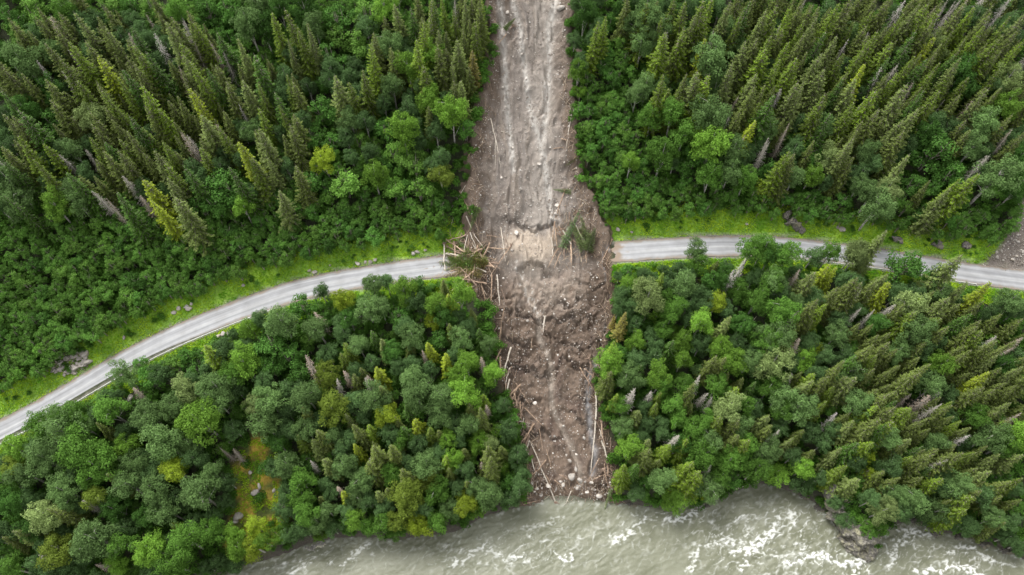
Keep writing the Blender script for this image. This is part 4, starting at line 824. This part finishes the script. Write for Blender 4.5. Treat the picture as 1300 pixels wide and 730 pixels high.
# the clearing's moss and grass
m_ = 9000; hx = g.uniform(min(p[0] for p in CLEAR), max(p[0] for p in CLEAR), m_); hy = g.uniform(min(p[1] for p in CLEAR), max(p[1] for p in CLEAR), m_)
k_ = in_poly(hx, hy, CLEAR) & (fbm(hx/2.5, hy/2.5, 305, 3) > -.05)
gx = np.concatenate([gx, hx[k_]]); gy = np.concatenate([gy, hy[k_]]); ng = len(gx)
base = np.stack([gx, gy, H(gx, gy)], 1); tone = np.clip(.5+.9*fbm(gx/5, gy/5, 303, 3)+g.normal(0, .14, ng), 0, 1)
Cs, As, Bs = [], [], []
for k in range(3):
    dr = unit(np.stack([g.normal(0, 1.3, ng), g.normal(0, 1.3, ng), np.ones(ng)], 1)); L = g.uniform(.22, .6, ng)[:, None]
    Cs.append(base+dr*L*.45+g.normal(0, .09, (ng, 3))*[1, 1, 0]); As.append(dr*L*.5); Bs.append(unit(np.cross(dr, g.normal(0, 1, (ng, 3))))*.09)
V, F = blades(np.concatenate(Cs), np.concatenate(As), np.concatenate(Bs))
mg = leaf_mat('verge_grass', inner=(.45, .95, .6), outer=(1.35, 1.15, .9), trans=.35, vmin=.75, vmax=1.25, rnd=0)
o = link('verge_grass', mesh('verge_grass', V, F, [mg], {'var': np.repeat(np.tile(tone, 3), 4)}), kind='stuff', label='bright yellow green grass and herbs along the road verges'); o.color = (.35, .52, .045, 1)

# ------------------------------------------------------------------ rocks
def sphere_grid(nu=16, nv=10):
    v = np.linspace(0, math.pi, nv+1); u = np.arange(nu)*2*math.pi/nu
    D = np.stack([np.sin(v)[:, None]*np.cos(u)[None], np.sin(v)[:, None]*np.sin(u)[None], np.cos(v)[:, None]*np.ones(nu)[None]], -1).reshape(-1, 3)
    i = np.arange(nv)[:, None]*nu; j = np.arange(nu)[None]; j2 = (j+1) % nu
    return D, np.stack([i+j, i+nu+j, i+nu+j2, i+j2], -1).reshape(-1, 4)
def rock_geo(seed, nu=18, nv=12, cuts=14, rough=.22):
    D, F = sphere_grid(nu, nv); q = np.random.default_rng(seed)
    r_ = 1+rough*fbm(D[:, 0]*1.4+seed, D[:, 1]*1.4+D[:, 2]*1.1, seed, 3)
    for k in range(cuts):
        nrm = unit(q.normal(0, 1, 3)); h_ = q.uniform(.5, .82); pr = D@nrm; r_ = np.where(pr*r_ > h_, h_/np.maximum(pr, .01), r_)
    V = D*r_[:, None]; V += .04*rough/.18*np.stack([fbm(V[:, 0]*4, V[:, 1]*4+V[:, 2]*3+9*k_, seed+k_, 2) for k_ in range(3)], 1)
    return V, F
def rock_mat(name, c1, c2, c3, sc_=1.2):
    m, t, b = mat(name); n = noise(t, sc_, 6, .65); n2 = noise(t, sc_*.35, 4, .6)
    c = mixc(t, ramp(t, n.outputs['Fac'], [(.3, c1), (.62, c2)]).outputs[0], c3, ramp(t, n2.outputs['Fac'], [(.48, (0, 0, 0)), (.66, (1, 1, 1))]).outputs[0])
    oi = t.nodes.new('ShaderNodeObjectInfo'); c = mixc(t, c, oi.outputs['Color'], 1.0, 'MULTIPLY')
    t.links.new(c, b.inputs['Base Color']); b.inputs['Roughness'].default_value = .85; bump(t, b, n.outputs['Fac'], .8, .12); return m
M_rock = rock_mat('rock', (.30, .275, .25), (.52, .49, .46), (.42, .37, .31))
M_out = rock_mat('outcrop_rock', (.025, .023, .022), (.20, .19, .17), (.27, .26, .18), 2.2)
RK = [mesh('boulder', *rock_geo(500+k), [M_rock]) for k in range(6)]
protoR = None
NB = [0]
def boulder(x, y, s_, lab, grp, tint=1.0, dz=0.0):
    global protoR
    if NB[0] >= 300: return
    NB[0] += 1
    k = int(g.integers(6))
    if protoR is None: o = bpy.data.objects.new('boulder', RK[k]); protoR = o
    else: o = protoR.copy(); o.data = RK[k]
    col.objects.link(o); z = float(HS(x, y))
    o.location = (x, y, z+s_*.25+dz); o.scale = (s_*g.uniform(.9, 1.4), s_*g.uniform(.8, 1.1), s_*g.uniform(.6, .9)); o.rotation_euler = (g.normal(0, .3), g.normal(0, .3), g.uniform(0, 6.28))
    pu, pv = project(x, y, z)
    o['label'] = where_label(lab, float(pu), float(pv)); o['category'] = 'boulder'; o['group'] = grp
    tt = min(tint, 1.15)*g.uniform(.7, 1.05); o.color = (tt, tt*.98, tt*.95, 1)
def castS(px, py): 
    x, y = cast(np.float64(px), np.float64(py), 0, HS); return float(x), float(y)
for (px, py, s_, ti) in ((727,605,1.55,.85),(731,596,.8,.7),(761,630,1.2,1.5),(737,610,1.0,.8),(719,578,.55,1.0),(723,585,.7,.85),(741,556,.7,1.1),(715,616,.8,1.1),(733,620,.8,1),(745,625,.7,1.2),(679,512,.7,1.4),(705,560,.4,1.3),
  (685,209,.8,1.2),(651,188,.6,1.3),(637,226,.6,1.2),(711,12,1.3,.8),(644,16,.7,1.3),(643,32,.6,1.3),(642,136,.5,1.5),(638,111,.5,1.5),(661,240,.6,1.2),(707,262,.9,1.2),(706,272,.7,1.1),(709,266,.5,1.3),(655,296,.9,1.1),(650,318,.6,1.2)):
    x, y = castS(px, py); boulder(x, y, s_*.85, 'pale boulder lying on the slide', 'boulders lying on the slide', ti)
for k in range(150):
    py = g.uniform(0, 636)**1.0; L_, R_ = np.interp(py, SE[:, 0], SE[:, 1]), np.interp(py, SE[:, 0], SE[:, 2])
    if py > 560 and g.random() < .1 or py < 560: pass
    px = g.uniform(L_+8, R_-6)
    if g.random() < .6:
        cpt = ((645,20),(664,90),(690,200),(700,250),(650,300),(625,420),(668,430),(652,512),(700,560),(740,500),(728,380),(640,250),(712,80))[int(g.integers(13))]
        px, py = cpt[0]+g.normal(0, 7), cpt[1]+g.normal(0, 16)
    if k > 105: py = g.uniform(610, 636); px = g.uniform(672, 775)
    x, y = castS(px, py); boulder(x, y, float(np.clip(g.lognormal(-1.45, .45), .14, .75))*(1.2 if k > 105 else 1), 'small pale stone on the slide' if k <= 105 else 'pale stone at the slide foot', 'stones lying on the slide', g.uniform(.55, 1.4))
for k in range(55):
    a_ = g.uniform(0, 6.28); rr_ = g.uniform(.25, 1)**.7; px = 90+24*rr_*math.cos(a_); py = 460+16*rr_*math.sin(a_)-(px-90)*.15
    x, y = castS(px, py); boulder(x, y, g.uniform(.45, 1.0), 'grey block in the rubble patch', 'blocks in the rubble patch by the road', .95)
for k in range(24):
    px = g.uniform(1250, 1299); py = g.uniform(285, 338)
    if in_poly(*castS(px, py), FAN): boulder(*castS(px, py), g.uniform(.3, .6), 'pale stone on the gravel fan', 'stones on the gravel fan', 1)
for (px, py, s_) in ((253,365,1.5),(249,361,.9),(228,392,1.0),(221,397,.9),(241,392,1.1),(237,389,.8),(243,386,.8),(309,362,.7),(470,333,1.1),(464,334,.9),(455,335,.9),(477,330,.9),(525,322,.9),(530,320,.8),(400,346,1.0),(393,344,.8),(540,318,.6),(419,337,.5),(158,429,.8),
   (785,292,.8),(802,295,.6),(948,285,.7),(284,425,1.3),(278,427,1.0),(290,423,.9),(165,505,1.2),(168,512,1.0),(162,516,.8),(325,625,1.2),(330,618,1.0),(303,655,1.5),(299,662,1.1),(318,600,.9),(360,642,1.3),(363,650,1.0),(357,636,.9),(348,622,.8),(1069,292,1.2),(1063,289,.8)):
    boulder(*castS(px, py), s_*.8, 'pale rock in the roadside greenery' if py < 520 else 'pale rock in the mossy clearing', 'rocks in the greenery', .95)
def outcrop(lumps, lab, cat='rock outcrop', tint=(1, 1, 1), name='rock_outcrop'):
    b_ = MB(); x0, y0 = castS(lumps[0][0], lumps[0][1]); z0 = float(HS(x0, y0))
    for k, (px, py, rx, ry, rz, dz) in enumerate(lumps):
        x, y = castS(px, py); V, F = rock_geo(int(600+px+k), 72, 44, 16, .6); V = V*(1+.30*(ridge(V[:, 0]*2.2+k, V[:, 1]*2.2+V[:, 2]*2.6, 7, 4)-.5)+.05*fbm(V[:, 0]*9, V[:, 1]*9+V[:, 2]*8, 8, 2))[:, None]; b_.add(V*[rx, ry, rz]+[x-x0, y-y0, float(HS(x, y))-z0+dz], F)
    o = link(name, b_.build(name, [M_out]), label=lab, category=cat); o.location = (x0, y0, z0); o.color = (*tint, 1); return o
outcrop([(1005,282,2.2,2.0,2.6,.2),(1011,288,1.6,1.5,1.6,0),(999,276,1.7,1.5,2.2,.3),(1018,292,1.4,1.2,1.2,-.2)], 'grey cracked rock face rising above the road verge right of the slide', tint=(1.25, 1.2, 1.2))
outcrop([(1084,690,4.4,4.6,3.6,-.2),(1096,680,4.4,4.2,4.2,.4),(1076,672,3.6,3.4,4.0,.4),(1096,700,4.0,3.6,2.6,-.3),(1066,655,3.4,3.6,4.0,.5),(1056,636,3.0,4.0,4.4,1),(1051,620,2.6,3.6,4.0,1.4),(1106,688,3.4,3.6,2.8,-.2),(1112,678,2.6,2.6,2.4,0)], 'pale and dark rocky headland jutting into the river rapids', tint=(1.0, .98, .94))
outcrop([(392,698,3.6,2.2,1.0,-.1),(405,692,3.0,1.8,.9,0),(378,706,3.2,2.0,.9,-.1),(360,712,3.2,1.8,.8,-.1),(345,716,2.4,1.6,.7,-.1)], 'flat pale grey rock shelf at the river edge below the clearing', tint=(1.5, 1.5, 1.55), name='rock_shelf')
for (px, py) in ((1138,304),(1189,311),(1225,311)): outcrop([(px,py,1.6,1.3,1.5,.1),(px+5,py+2,1.1,1.0,1.0,0)], where_label('grey rock face by the verge', px, py), tint=(1.1, 1.05, 1.1))
for (px, py, q_) in ((1160,662,1.2),(1185,678,1.5),(1215,682,1.3),(1245,690,1.4),(1275,699,1.4),(1020,630,1.1),(1040,645,1.4),(895,643,1.0),(800,640,1.0)): outcrop([(px,py,q_*1.4,q_,q_*.8,.1),(px+6,py+2,q_,q_*.8,q_*.6,0)], where_label('dark wet rock by the river', px, py), cat='river rock', tint=(.6, .58, .55), name='river_rock')

# loose gravel: thousands of small stones as one object
n = 38000; px = g.uniform(596, 785, n); py = np.where(g.random(n) < .6, g.uniform(-5, 300, n), g.uniform(250, 640, n))
x, y = cast(px, py, 0, HS); s_ = slide_d(x, y); cl_ = .5+fbm(x/2.5, y/9, 401, 3)*1.3
k_ = (s_ > .2) & (g.random(n) < np.clip(cl_, .08, 1)) & (y > YB(x)-.8); x, y = x[k_], y[k_]
m_ = 3500; fx_ = g.uniform(1236, 1302, m_); fy_ = g.uniform(238, 345, m_); u_, v_ = cast(fx_, fy_, 0.); q_ = in_poly(u_, v_, FAN)
x = np.concatenate([x, u_[q_]]); y = np.concatenate([y, v_[q_]])
m_ = 1500; a_ = g.uniform(0, 6.28, m_); r_ = np.sqrt(g.random(m_)); u_, v_ = cast(90+24*r_*np.cos(a_), 460+15*r_*np.sin(a_), 0.)
x = np.concatenate([x, u_]); y = np.concatenate([y, v_]); n = len(x)
Oc = np.array([[1,0,0],[0,1,0],[-1,0,0],[0,-1,0],[0,0,1],[0,0,-1.]]); Ft = np.array([[0,1,4],[1,2,4],[2,3,4],[3,0,4],[1,0,5],[2,1,5],[3,2,5],[0,3,5]])
sz = np.clip(g.lognormal(-2.35, .5, n), .04, .32)
V = Oc[None]*sz[:, None, None]*g.uniform(.6, 1.4, (n, 6, 1))*np.array([1, 1, .7]); a_ = g.uniform(0, 6.28, n)
V = np.stack([V[..., 0]*np.cos(a_)[:, None]-V[..., 1]*np.sin(a_)[:, None], V[..., 0]*np.sin(a_)[:, None]+V[..., 1]*np.cos(a_)[:, None], V[..., 2]], -1)+np.stack([x, y, HS(x, y)+sz*.2], 1)[:, None]
F = (Ft[None]+np.arange(n)[:, None, None]*6).reshape(-1, 3)
mgv, t, b = mat('gravel'); a_ = attr(t, 'var'); t.links.new(ramp(t, a_.outputs['Fac'], [(0, (.19, .15, .12)), (.5, (.33, .29, .25)), (1, (.72, .70, .66))]).outputs[0], b.inputs['Base Color']); b.inputs['Roughness'].default_value = .85
link('gravel', mesh('gravel', V.reshape(-1, 3), F, [mgv], {'var': np.repeat(np.clip(g.beta(1.1, 1.9, n), 0, 1), 6)}), kind='stuff', label='loose pale gravel scattered over the slide and scree')

# ------------------------------------------------------------------ fallen trunks
def log(pts, r0=.2, r1=None, m=None, lab='bare pale trunk lying on the slide', stubs=3, root=False, lift=.12, grp='fallen trunks on the slide', name='fallen_log'):
    P = [castS(*p) for p in pts]; W_ = []
    for (a, b_), (c, e) in zip(P[:-1], P[1:]):
        for q in np.linspace(0, 1, 5)[:-1]: W_.append((a+(c-a)*q, b_+(e-b_)*q))
    W_.append(P[-1]); W_ = np.array(W_); z = HS(W_[:, 0], W_[:, 1])
    L_ = np.linspace(0, 1, len(W_)); lin = np.polyfit(L_, z, 1 if len(pts) == 2 else 2); zz = np.polyval(lin, L_); zz += max(0, np.percentile(z-zz, 75))*.8+lift+r0*.5
    W3 = np.column_stack([W_, zz]); W3[:, :2] += g.normal(0, .06, (len(W_), 2)); o0 = W3[0].copy(); W3 -= o0
    r1 = r0*.45 if r1 is None else r1; b_ = MB(); rad = np.linspace(r0, r1, len(W3))*g.uniform(.92, 1.08, len(W3)); rad[-1] *= .55
    b_.add(*tube(W3, rad, 7))
    for e in (0, -1):                                  # broken ends closed by a small cap
        V, F = sphere_grid(7, 4); b_.add(V*rad[e]*[1, 1, .95]+W3[e], F)
    d = unit(W3[-1]-W3[0])
    for k in range(stubs):
        q = g.uniform(.25, .95); c = W3[int(q*(len(W3)-1))]; dv = unit(np.cross(d, g.normal(0, 1, 3))+d*.6+[0, 0, .3]); l_ = g.uniform(.4, 1.5)
        b_.add(*tube(np.array([c, c+dv*l_*.5, c+dv*l_+[0, 0, -.1]]), [r1*.6, r1*.45, .015], 4))
    o = link(name, b_.build(name, [m or M_log], True), category='fallen log', group=grp); o.location = o0
    if root:
        rt = MB()
        for k in range(9):
            dv = unit(np.cross(d, g.normal(0, 1, 3))-d*.35); l_ = g.uniform(.7, 1.5)
            rt.add(*tube(np.array([[0, 0, 0], dv*l_*.5, dv*l_+g.normal(0, .15, 3)]), [r0*.8, r0*.4, .03], 5))
        V, F = rock_geo(int(g.integers(900))); rt.add(V*[.55, .55, .5], F)
        link('root_plate', rt.build('root_plate', [M_logd], True), o)
    mx = np.mean([p[0] for p in pts]); my = np.mean([p[1] for p in pts]); o['label'] = where_label(lab, mx, my)
    return o
A_, D_, P_l = M_log, M_logd, M_logp
LOGS = [([(583,243),(596,270),(609,296)],.30,A_,1),([(591,236),(572,266)],.14,P_l,0),([(581,255),(572,291)],.12,P_l,0),([(592,276),(603,300),(614,316),(624,322)],.2,P_l,0),([(621,315),(646,317)],.22,A_,0),([(636,289),(642,332)],.17,P_l,0),
 ([(649,311),(634,333),(622,352)],.17,A_,1),([(572,345),(600,336)],.22,A_,0),([(593,349),(608,340)],.26,A_,0),([(717,244),(710,262),(704,281)],.17,A_,1),([(704,281),(701,316)],.15,A_,0),([(733,270),(710,318)],.18,D_,1),
 ([(708,316),(695,341)],.16,A_,0),([(712,321),(703,341)],.15,A_,0),([(777,305),(763,334)],.17,A_,0),([(760,336),(773,353)],.14,D_,0),([(577,307),(596,307)],.12,A_,0),([(603,350),(600,371)],.16,D_,0),([(608,354),(609,373)],.14,D_,0),
 ([(611,360),(617,384)],.18,A_,0),([(624,350),(624,385)],.24,A_,0),([(631,350),(634,388)],.22,P_l,0),([(637,368),(645,389)],.15,D_,0),([(636,415),(632,459)],.15,A_,0),([(692,402),(689,423)],.26,P_l,0),([(675,430),(674,446)],.10,A_,0),
 ([(646,501),(668,520),(690,542)],.22,A_,0),([(626,527),(650,533),(673,538)],.17,P_l,0),([(650,536),(662,542),(674,543)],.14,P_l,0),([(655,487),(664,501),(673,515)],.15,A_,0),([(705,638),(688,596),(673,561)],.24,P_l,1),([(694,571),(701,599)],.14,A_,0),
 ([(757,519),(754,560),(750,600)],.27,M_logp,0),([(760,582),(748,608)],.14,A_,0),([(780,601),(772,632),(763,657)],.16,A_,0),([(767,600),(777,639)],.15,A_,0),([(725,623),(717,644)],.17,P_l,0),([(704,610),(722,623)],.15,A_,0),([(710,602),(724,610)],.12,A_,0),
 ([(661,633),(678,631)],.22,A_,0),([(665,640),(686,635)],.2,A_,0),([(742,556),(740,574)],.15,D_,0),([(623,150),(630,182),(636,214)],.17,P_l,0),([(629,179),(629,215)],.12,P_l,0),([(651,35),(629,61)],.17,A_,1),([(725,148),(718,191)],.14,P_l,0),
 ([(740,143),(761,153)],.17,A_,0),([(712,179),(728,183)],.13,A_,0),([(703,189),(717,187)],.13,A_,0),([(603,188),(590,204)],.14,A_,0),([(636,168),(646,171)],.14,P_l,0),([(604,155),(618,163)],.1,D_,0),([(607,170),(620,186)],.1,D_,0),
 ([(615,330),(640,345)],.14,D_,0),([(600,322),(630,330)],.18,A_,0),([(585,338),(612,330)],.16,P_l,0),([(588,352),(604,330)],.14,A_,0),([(606,318),(622,338)],.15,D_,0),([(640,300),(652,330)],.1,D_,0),([(618,300),(640,302)],.1,A_,0),
 ([(656,470),(648,500)],.13,D_,0),([(640,480),(652,512)],.13,A_,0),([(636,505),(650,560)],.12,A_,0),([(655,560),(662,600)],.13,D_,0),([(670,575),(660,612)],.14,D_,0),([(684,545),(690,575)],.12,A_,0),([(676,600),(672,628)],.14,A_,0),([(693,604),(704,628)],.14,A_,0),
 ([(733,612),(742,632)],.12,A_,0),([(770,612),(782,624)],.16,D_,0),([(755,608),(772,600)],.12,A_,0),([(742,290),(730,312)],.12,A_,0),([(748,296),(745,330)],.12,D_,0),([(722,300),(742,318)],.12,A_,0),([(640,392),(636,412)],.12,A_,0),([(619,338),(617,362)],.14,D_,0)]
for k, (pts, r_, m, root) in enumerate(LOGS):
    log(pts, r_*.85, None, m, ('pale trunk lying on the slide' if m is M_logp else 'brown trunk lying on the slide' if m is D_ else 'reddish trunk lying on the slide')+(', rooted' if root else ''), root=bool(root))
for pts, r_ in (([(934,621),(968,609)],.13),([(1098,640),(1099,610)],.1),([(478,662),(494,678)],.15),([(436,619),(470,636)],.14),([(117,618),(150,635)],.2),([(578,550),(609,612)],.16),([(600,591),(611,612)],.13),([(872,640),(882,628)],.12),([(950,417),(960,402)],.12)):
    log(pts, r_, None, M_logp if r_ > .11 else M_log, 'thin pale trunk fallen among trees', stubs=5, grp='fallen trunks in the forest', lift=.12 if pts[0][1] > 630 else 4.0 if False else .3)
# the tangle where the western road ends, and along both lower edges
for k in range(112):
    if k < 54:
        cx0, cy0 = g.normal(594, 14), g.normal(333, 11); an = g.normal(math.pi*.95, .75) if k % 3 else g.normal(math.pi/2, .35); l_ = g.uniform(14, 38)
    elif k < 66: cx0, cy0 = g.normal(722, 10), g.normal(305, 14); an = g.normal(math.pi/2-.35, .3); l_ = g.uniform(14, 32)
    else:
        cy0 = g.uniform(450, 615); cx0 = (np.interp(cy0, SE[:, 0], SE[:, 1])+g.uniform(-2, 14)) if k % 3 else (np.interp(cy0, SE[:, 0], SE[:, 2])-g.uniform(0, 14)); an = g.normal(math.pi/2+(.25 if k % 3 else -.2), .35); l_ = g.uniform(14, 34)
    hx, hy = math.cos(an)*l_/2, math.sin(an)*l_/2
    log([(cx0-hx, cy0-hy), (cx0+hx*.2+g.normal(0, 1), cy0+hy*.2), (cx0+hx, cy0+hy)], g.uniform(.12, .27), None, (M_log, M_logd, M_log, M_logd, M_logp)[k % 5], ('reddish', 'brown', 'reddish', 'brown', 'pale')[k % 5]+' trunk in the debris tangle', stubs=5, root=(k % 9 == 0), lift=.2+.5*g.random(), grp='trunks heaped in the debris tangle')
# splinters and branches
b_ = MB(); n = 1900
px = np.concatenate([g.normal(594, 16, 760), g.normal(728, 14, 260), g.uniform(662, 784, 240), g.uniform(0, 1, 640)]); py = np.concatenate([g.normal(335, 18, 760), g.normal(300, 20, 260), g.normal(625, 9, 240), g.uniform(100, 620, 640)])
e_ = np.arange(n) >= 1260; L_ = np.interp(py, SE[:, 0], SE[:, 1]); R_ = np.interp(py, SE[:, 0], SE[:, 2])
px = np.where(e_, np.where(px > .45, R_-np.abs(g.normal(0, 7, n)), L_+np.abs(g.normal(0, 10, n))), px)
x, y = cast(px, py, 0, HS); z = HS(x, y)
for k in range(n):
    a_ = g.normal(math.pi/2, .8); l_ = g.uniform(.5, 2.6); d = np.array([math.cos(a_), math.sin(a_), 0])*l_; x2, y2 = x[k]+d[0], y[k]+d[1]; z2 = float(HS(x2, y2))
    b_.add(*tube(np.array([[x[k], y[k], z[k]+.08], [(x[k]+x2)/2, (y[k]+y2)/2, (z[k]+z2)/2+g.uniform(.12, .4)], [x2, y2, z2+.1]]), [.06, .05, .02], 3), float(g.random()))
mst, t, b = mat('splintered_wood'); a_ = attr(t, 'var'); t.links.new(ramp(t, a_.outputs['Fac'], [(0, (.11, .075, .05)), (.6, (.34, .24, .16)), (1, (.6, .5, .38))]).outputs[0], b.inputs['Base Color']); b.inputs['Roughness'].default_value = .8
link('woody_debris', b_.build('woody_debris', [mst]), kind='stuff', label='splintered branches and sticks strewn along the slide edges')
# uprooted spruces that still carry needles
def fallen(p0, p1, tone, s_, lab):
    tone = [tone[0]*1.9, tone[1]*1.75, tone[2]*1.7]; s_ *= .75
    a, b2 = castS(*p0), castS(*p1); za, zb = float(HS(*a))+.5, float(HS(*b2))+.6
    d = np.array([b2[0]-a[0], b2[1]-a[1], zb-za]); L_ = np.linalg.norm(d); d /= L_
    import mathutils
    v = int(g.integers(7)); r0 = empty('fallen_spruce', (a[0], a[1], za), label=where_label(lab, (p0[0]+p1[0])/2, (p0[1]+p1[1])/2), category='fallen spruce', group='uprooted spruces still carrying needles')
    r0.rotation_mode = 'QUATERNION'; r0.rotation_quaternion = mathutils.Vector((0, 0, 1)).rotation_difference(mathutils.Vector(d))@mathutils.Quaternion((0, 0, 1), g.uniform(0, 6.28))
    r0.scale = (s_, s_, L_/HT['spruce_tree'][v])
    for q, nm in zip(MODELS['spruce_tree'][v], ('trunk', 'crown')):
        o = link(nm, q, r0); o.color = (*tone, 1) if nm == 'crown' else (1, 1, 1, 1)
for a, b2, tn, s_ in (((608,341),(556,334),(.12,.17,.05),.8),((612,336),(562,343),(.14,.16,.05),.8),((604,322),(570,330),(.12,.17,.05),.7),((596,342),(566,326),(.13,.15,.05),.7),((612,340),(556,337),(.11,.16,.05),.55),((610,332),(568,318),(.09,.14,.05),.6),((606,345),(562,352),(.15,.14,.06),.45),((600,325),(575,300),(.10,.16,.055),.4),((604,338),(580,330),(.12,.13,.05),.6),
   ((712,318),(737,266),(.12,.19,.10),.55),((746,312),(737,272),(.11,.15,.07),.6),((752,306),(728,288),(.13,.15,.07),.5),((726,245),(700,242),(.10,.15,.06),.3),((640,40),(655,24),(.09,.13,.05),.35),
   ((622,520),(655,600),(.10,.17,.06),.45),((640,545),(668,590),(.09,.15,.06),.4),((628,580),(664,570),(.11,.18,.06),.4),((776,620),(766,652),(.10,.15,.06),.35),((735,200),(716,214),(.12,.14,.06),.3),((612,270),(590,262),(.10,.15,.05),.4),((774,420),(783,395),(.26,.22,.06),.4),((612,352),(578,344),(.17,.14,.07),.6),((598,318),(571,338),(.14,.17,.06),.6),((616,322),(588,312),(.12,.16,.05),.6),((612,346),(590,356),(.17,.15,.07),.55),((742,320),(722,280),(.13,.17,.08),.6),((618,342),(590,326),(.16,.13,.06),.8),((620,330),(596,345),(.13,.16,.06),.8),((608,324),(580,345),(.15,.17,.06),.8),((600,338),(566,328),(.10,.17,.06),.8),
   ((607,262),(596,296),(.10,.16,.05),.5),((640,500),(648,530),(.10,.17,.06),.6),((652,540),(664,575),(.11,.17,.06),.6),((660,570),(672,606),(.10,.16,.06),.6),((625,400),(618,440),(.10,.17,.06),.5),((745,322),(756,290),(.12,.16,.08),.8)):
    fallen(a, b2, tn, s_, 'toppled green spruce by the slide')

# ------------------------------------------------------------------ guardrails and posts
m_gal, t, b = mat('galvanised_steel'); b.inputs['Base Color'].default_value = (.62, .63, .63, 1); b.inputs['Metallic'].default_value = 0; b.inputs['Roughness'].default_value = .5
n1 = noise(t, 2, 3, .5); t.links.new(ramp(t, n1.outputs['Fac'], [(.3, (.62, .63, .62)), (.7, (.78, .79, .78))]).outputs[0], b.inputs['Base Color'])
def guardrail(x0, x1, lab):
    xs = np.arange(x0, x1, 1.0); T = np.stack([np.ones(len(xs)), np.interp(xs, RXS, dYR)], 1); T = unit(T); Nn = np.stack([T[:, 1], -T[:, 0]], 1)
    c = np.stack([xs, YR(xs)], 1)+Nn*(HW+.45); z = ZR(xs); org = np.array([c[0, 0], c[0, 1], z[0]])
    pf = np.array([(.0, .48), (-.07, .53), (.0, .60), (.0, .66), (-.07, .72), (0, .79), (.11, .80), (.06, .72), (.09, .66), (.09, .60), (.04, .53), (.09, .48)])
    V = np.concatenate([c[:, None]+Nn[:, None]*pf[None, :, :1], np.broadcast_to((z[:, None]+pf[None, :, 1])[..., None], (len(xs), 12, 1))], -1).reshape(-1, 3)-org
    i = np.arange(len(xs)-1)[:, None]*12; j = np.arange(12)[None]; j2 = (j+1) % 12; F = np.stack([i+j, i+j2, i+12+j2, i+12+j], -1).reshape(-1, 4)
    r0 = empty('guardrail', tuple(org), label=lab, category='guardrail')
    link('rail', mesh('rail', V, F, [m_gal]), r0)
    pm = None
    for k in range(1, len(xs), 4):
        if pm is None:
            q = MB(); bx = np.array([[sx*.05, sy*.06, z_] for z_ in (-.6, .74) for sx, sy in ((-1,-1),(1,-1),(1,1),(-1,1))]); q.add(bx, np.array([[0,1,5,4],[1,2,6,5],[2,3,7,6],[3,0,4,7],[4,5,6,7]])); pm = q.build('post', [m_gal])
        o = link('post', pm, r0); o.location = (c[k, 0]-org[0]+Nn[k, 0]*.12, c[k, 1]-org[1]+Nn[k, 1]*.12, z[k]-org[2]); o.rotation_euler = (0, 0, math.atan2(T[k, 1], T[k, 0]))
gx0, _ = unproj_z(-60., 580., 22.); gx1, _ = unproj_z(352., 390., 32.)
guardrail(float(gx0), float(gx1), 'galvanised guardrail along the outer edge of the curved road')
gx0, _ = unproj_z(1022., 330., 34.7); gx1, _ = unproj_z(1240., 352., 33.6)
guardrail(float(gx0), float(gx1), 'galvanised guardrail half hidden by trees along the eastern road')
q = MB(); q.add(*tube(np.array([[0, 0, -.2], [0, 0, 1.0], [0, 0, 1.05]]), [.06, .06, .02], 8)); pmesh = q.build('marker_post', [M_logd], True)
for px in (802, 842, 860):
    xx, _ = unproj_z(float(px), 330., 35.2); xx = float(xx); yy = float(YR(xx))-HW-.7; o = link('marker_post', pmesh, label=where_label('short brown marker post', px, 332), category='marker post', group='marker posts beside the broken road'); o.location = (xx, yy, float(H(xx, yy)))
#@@END
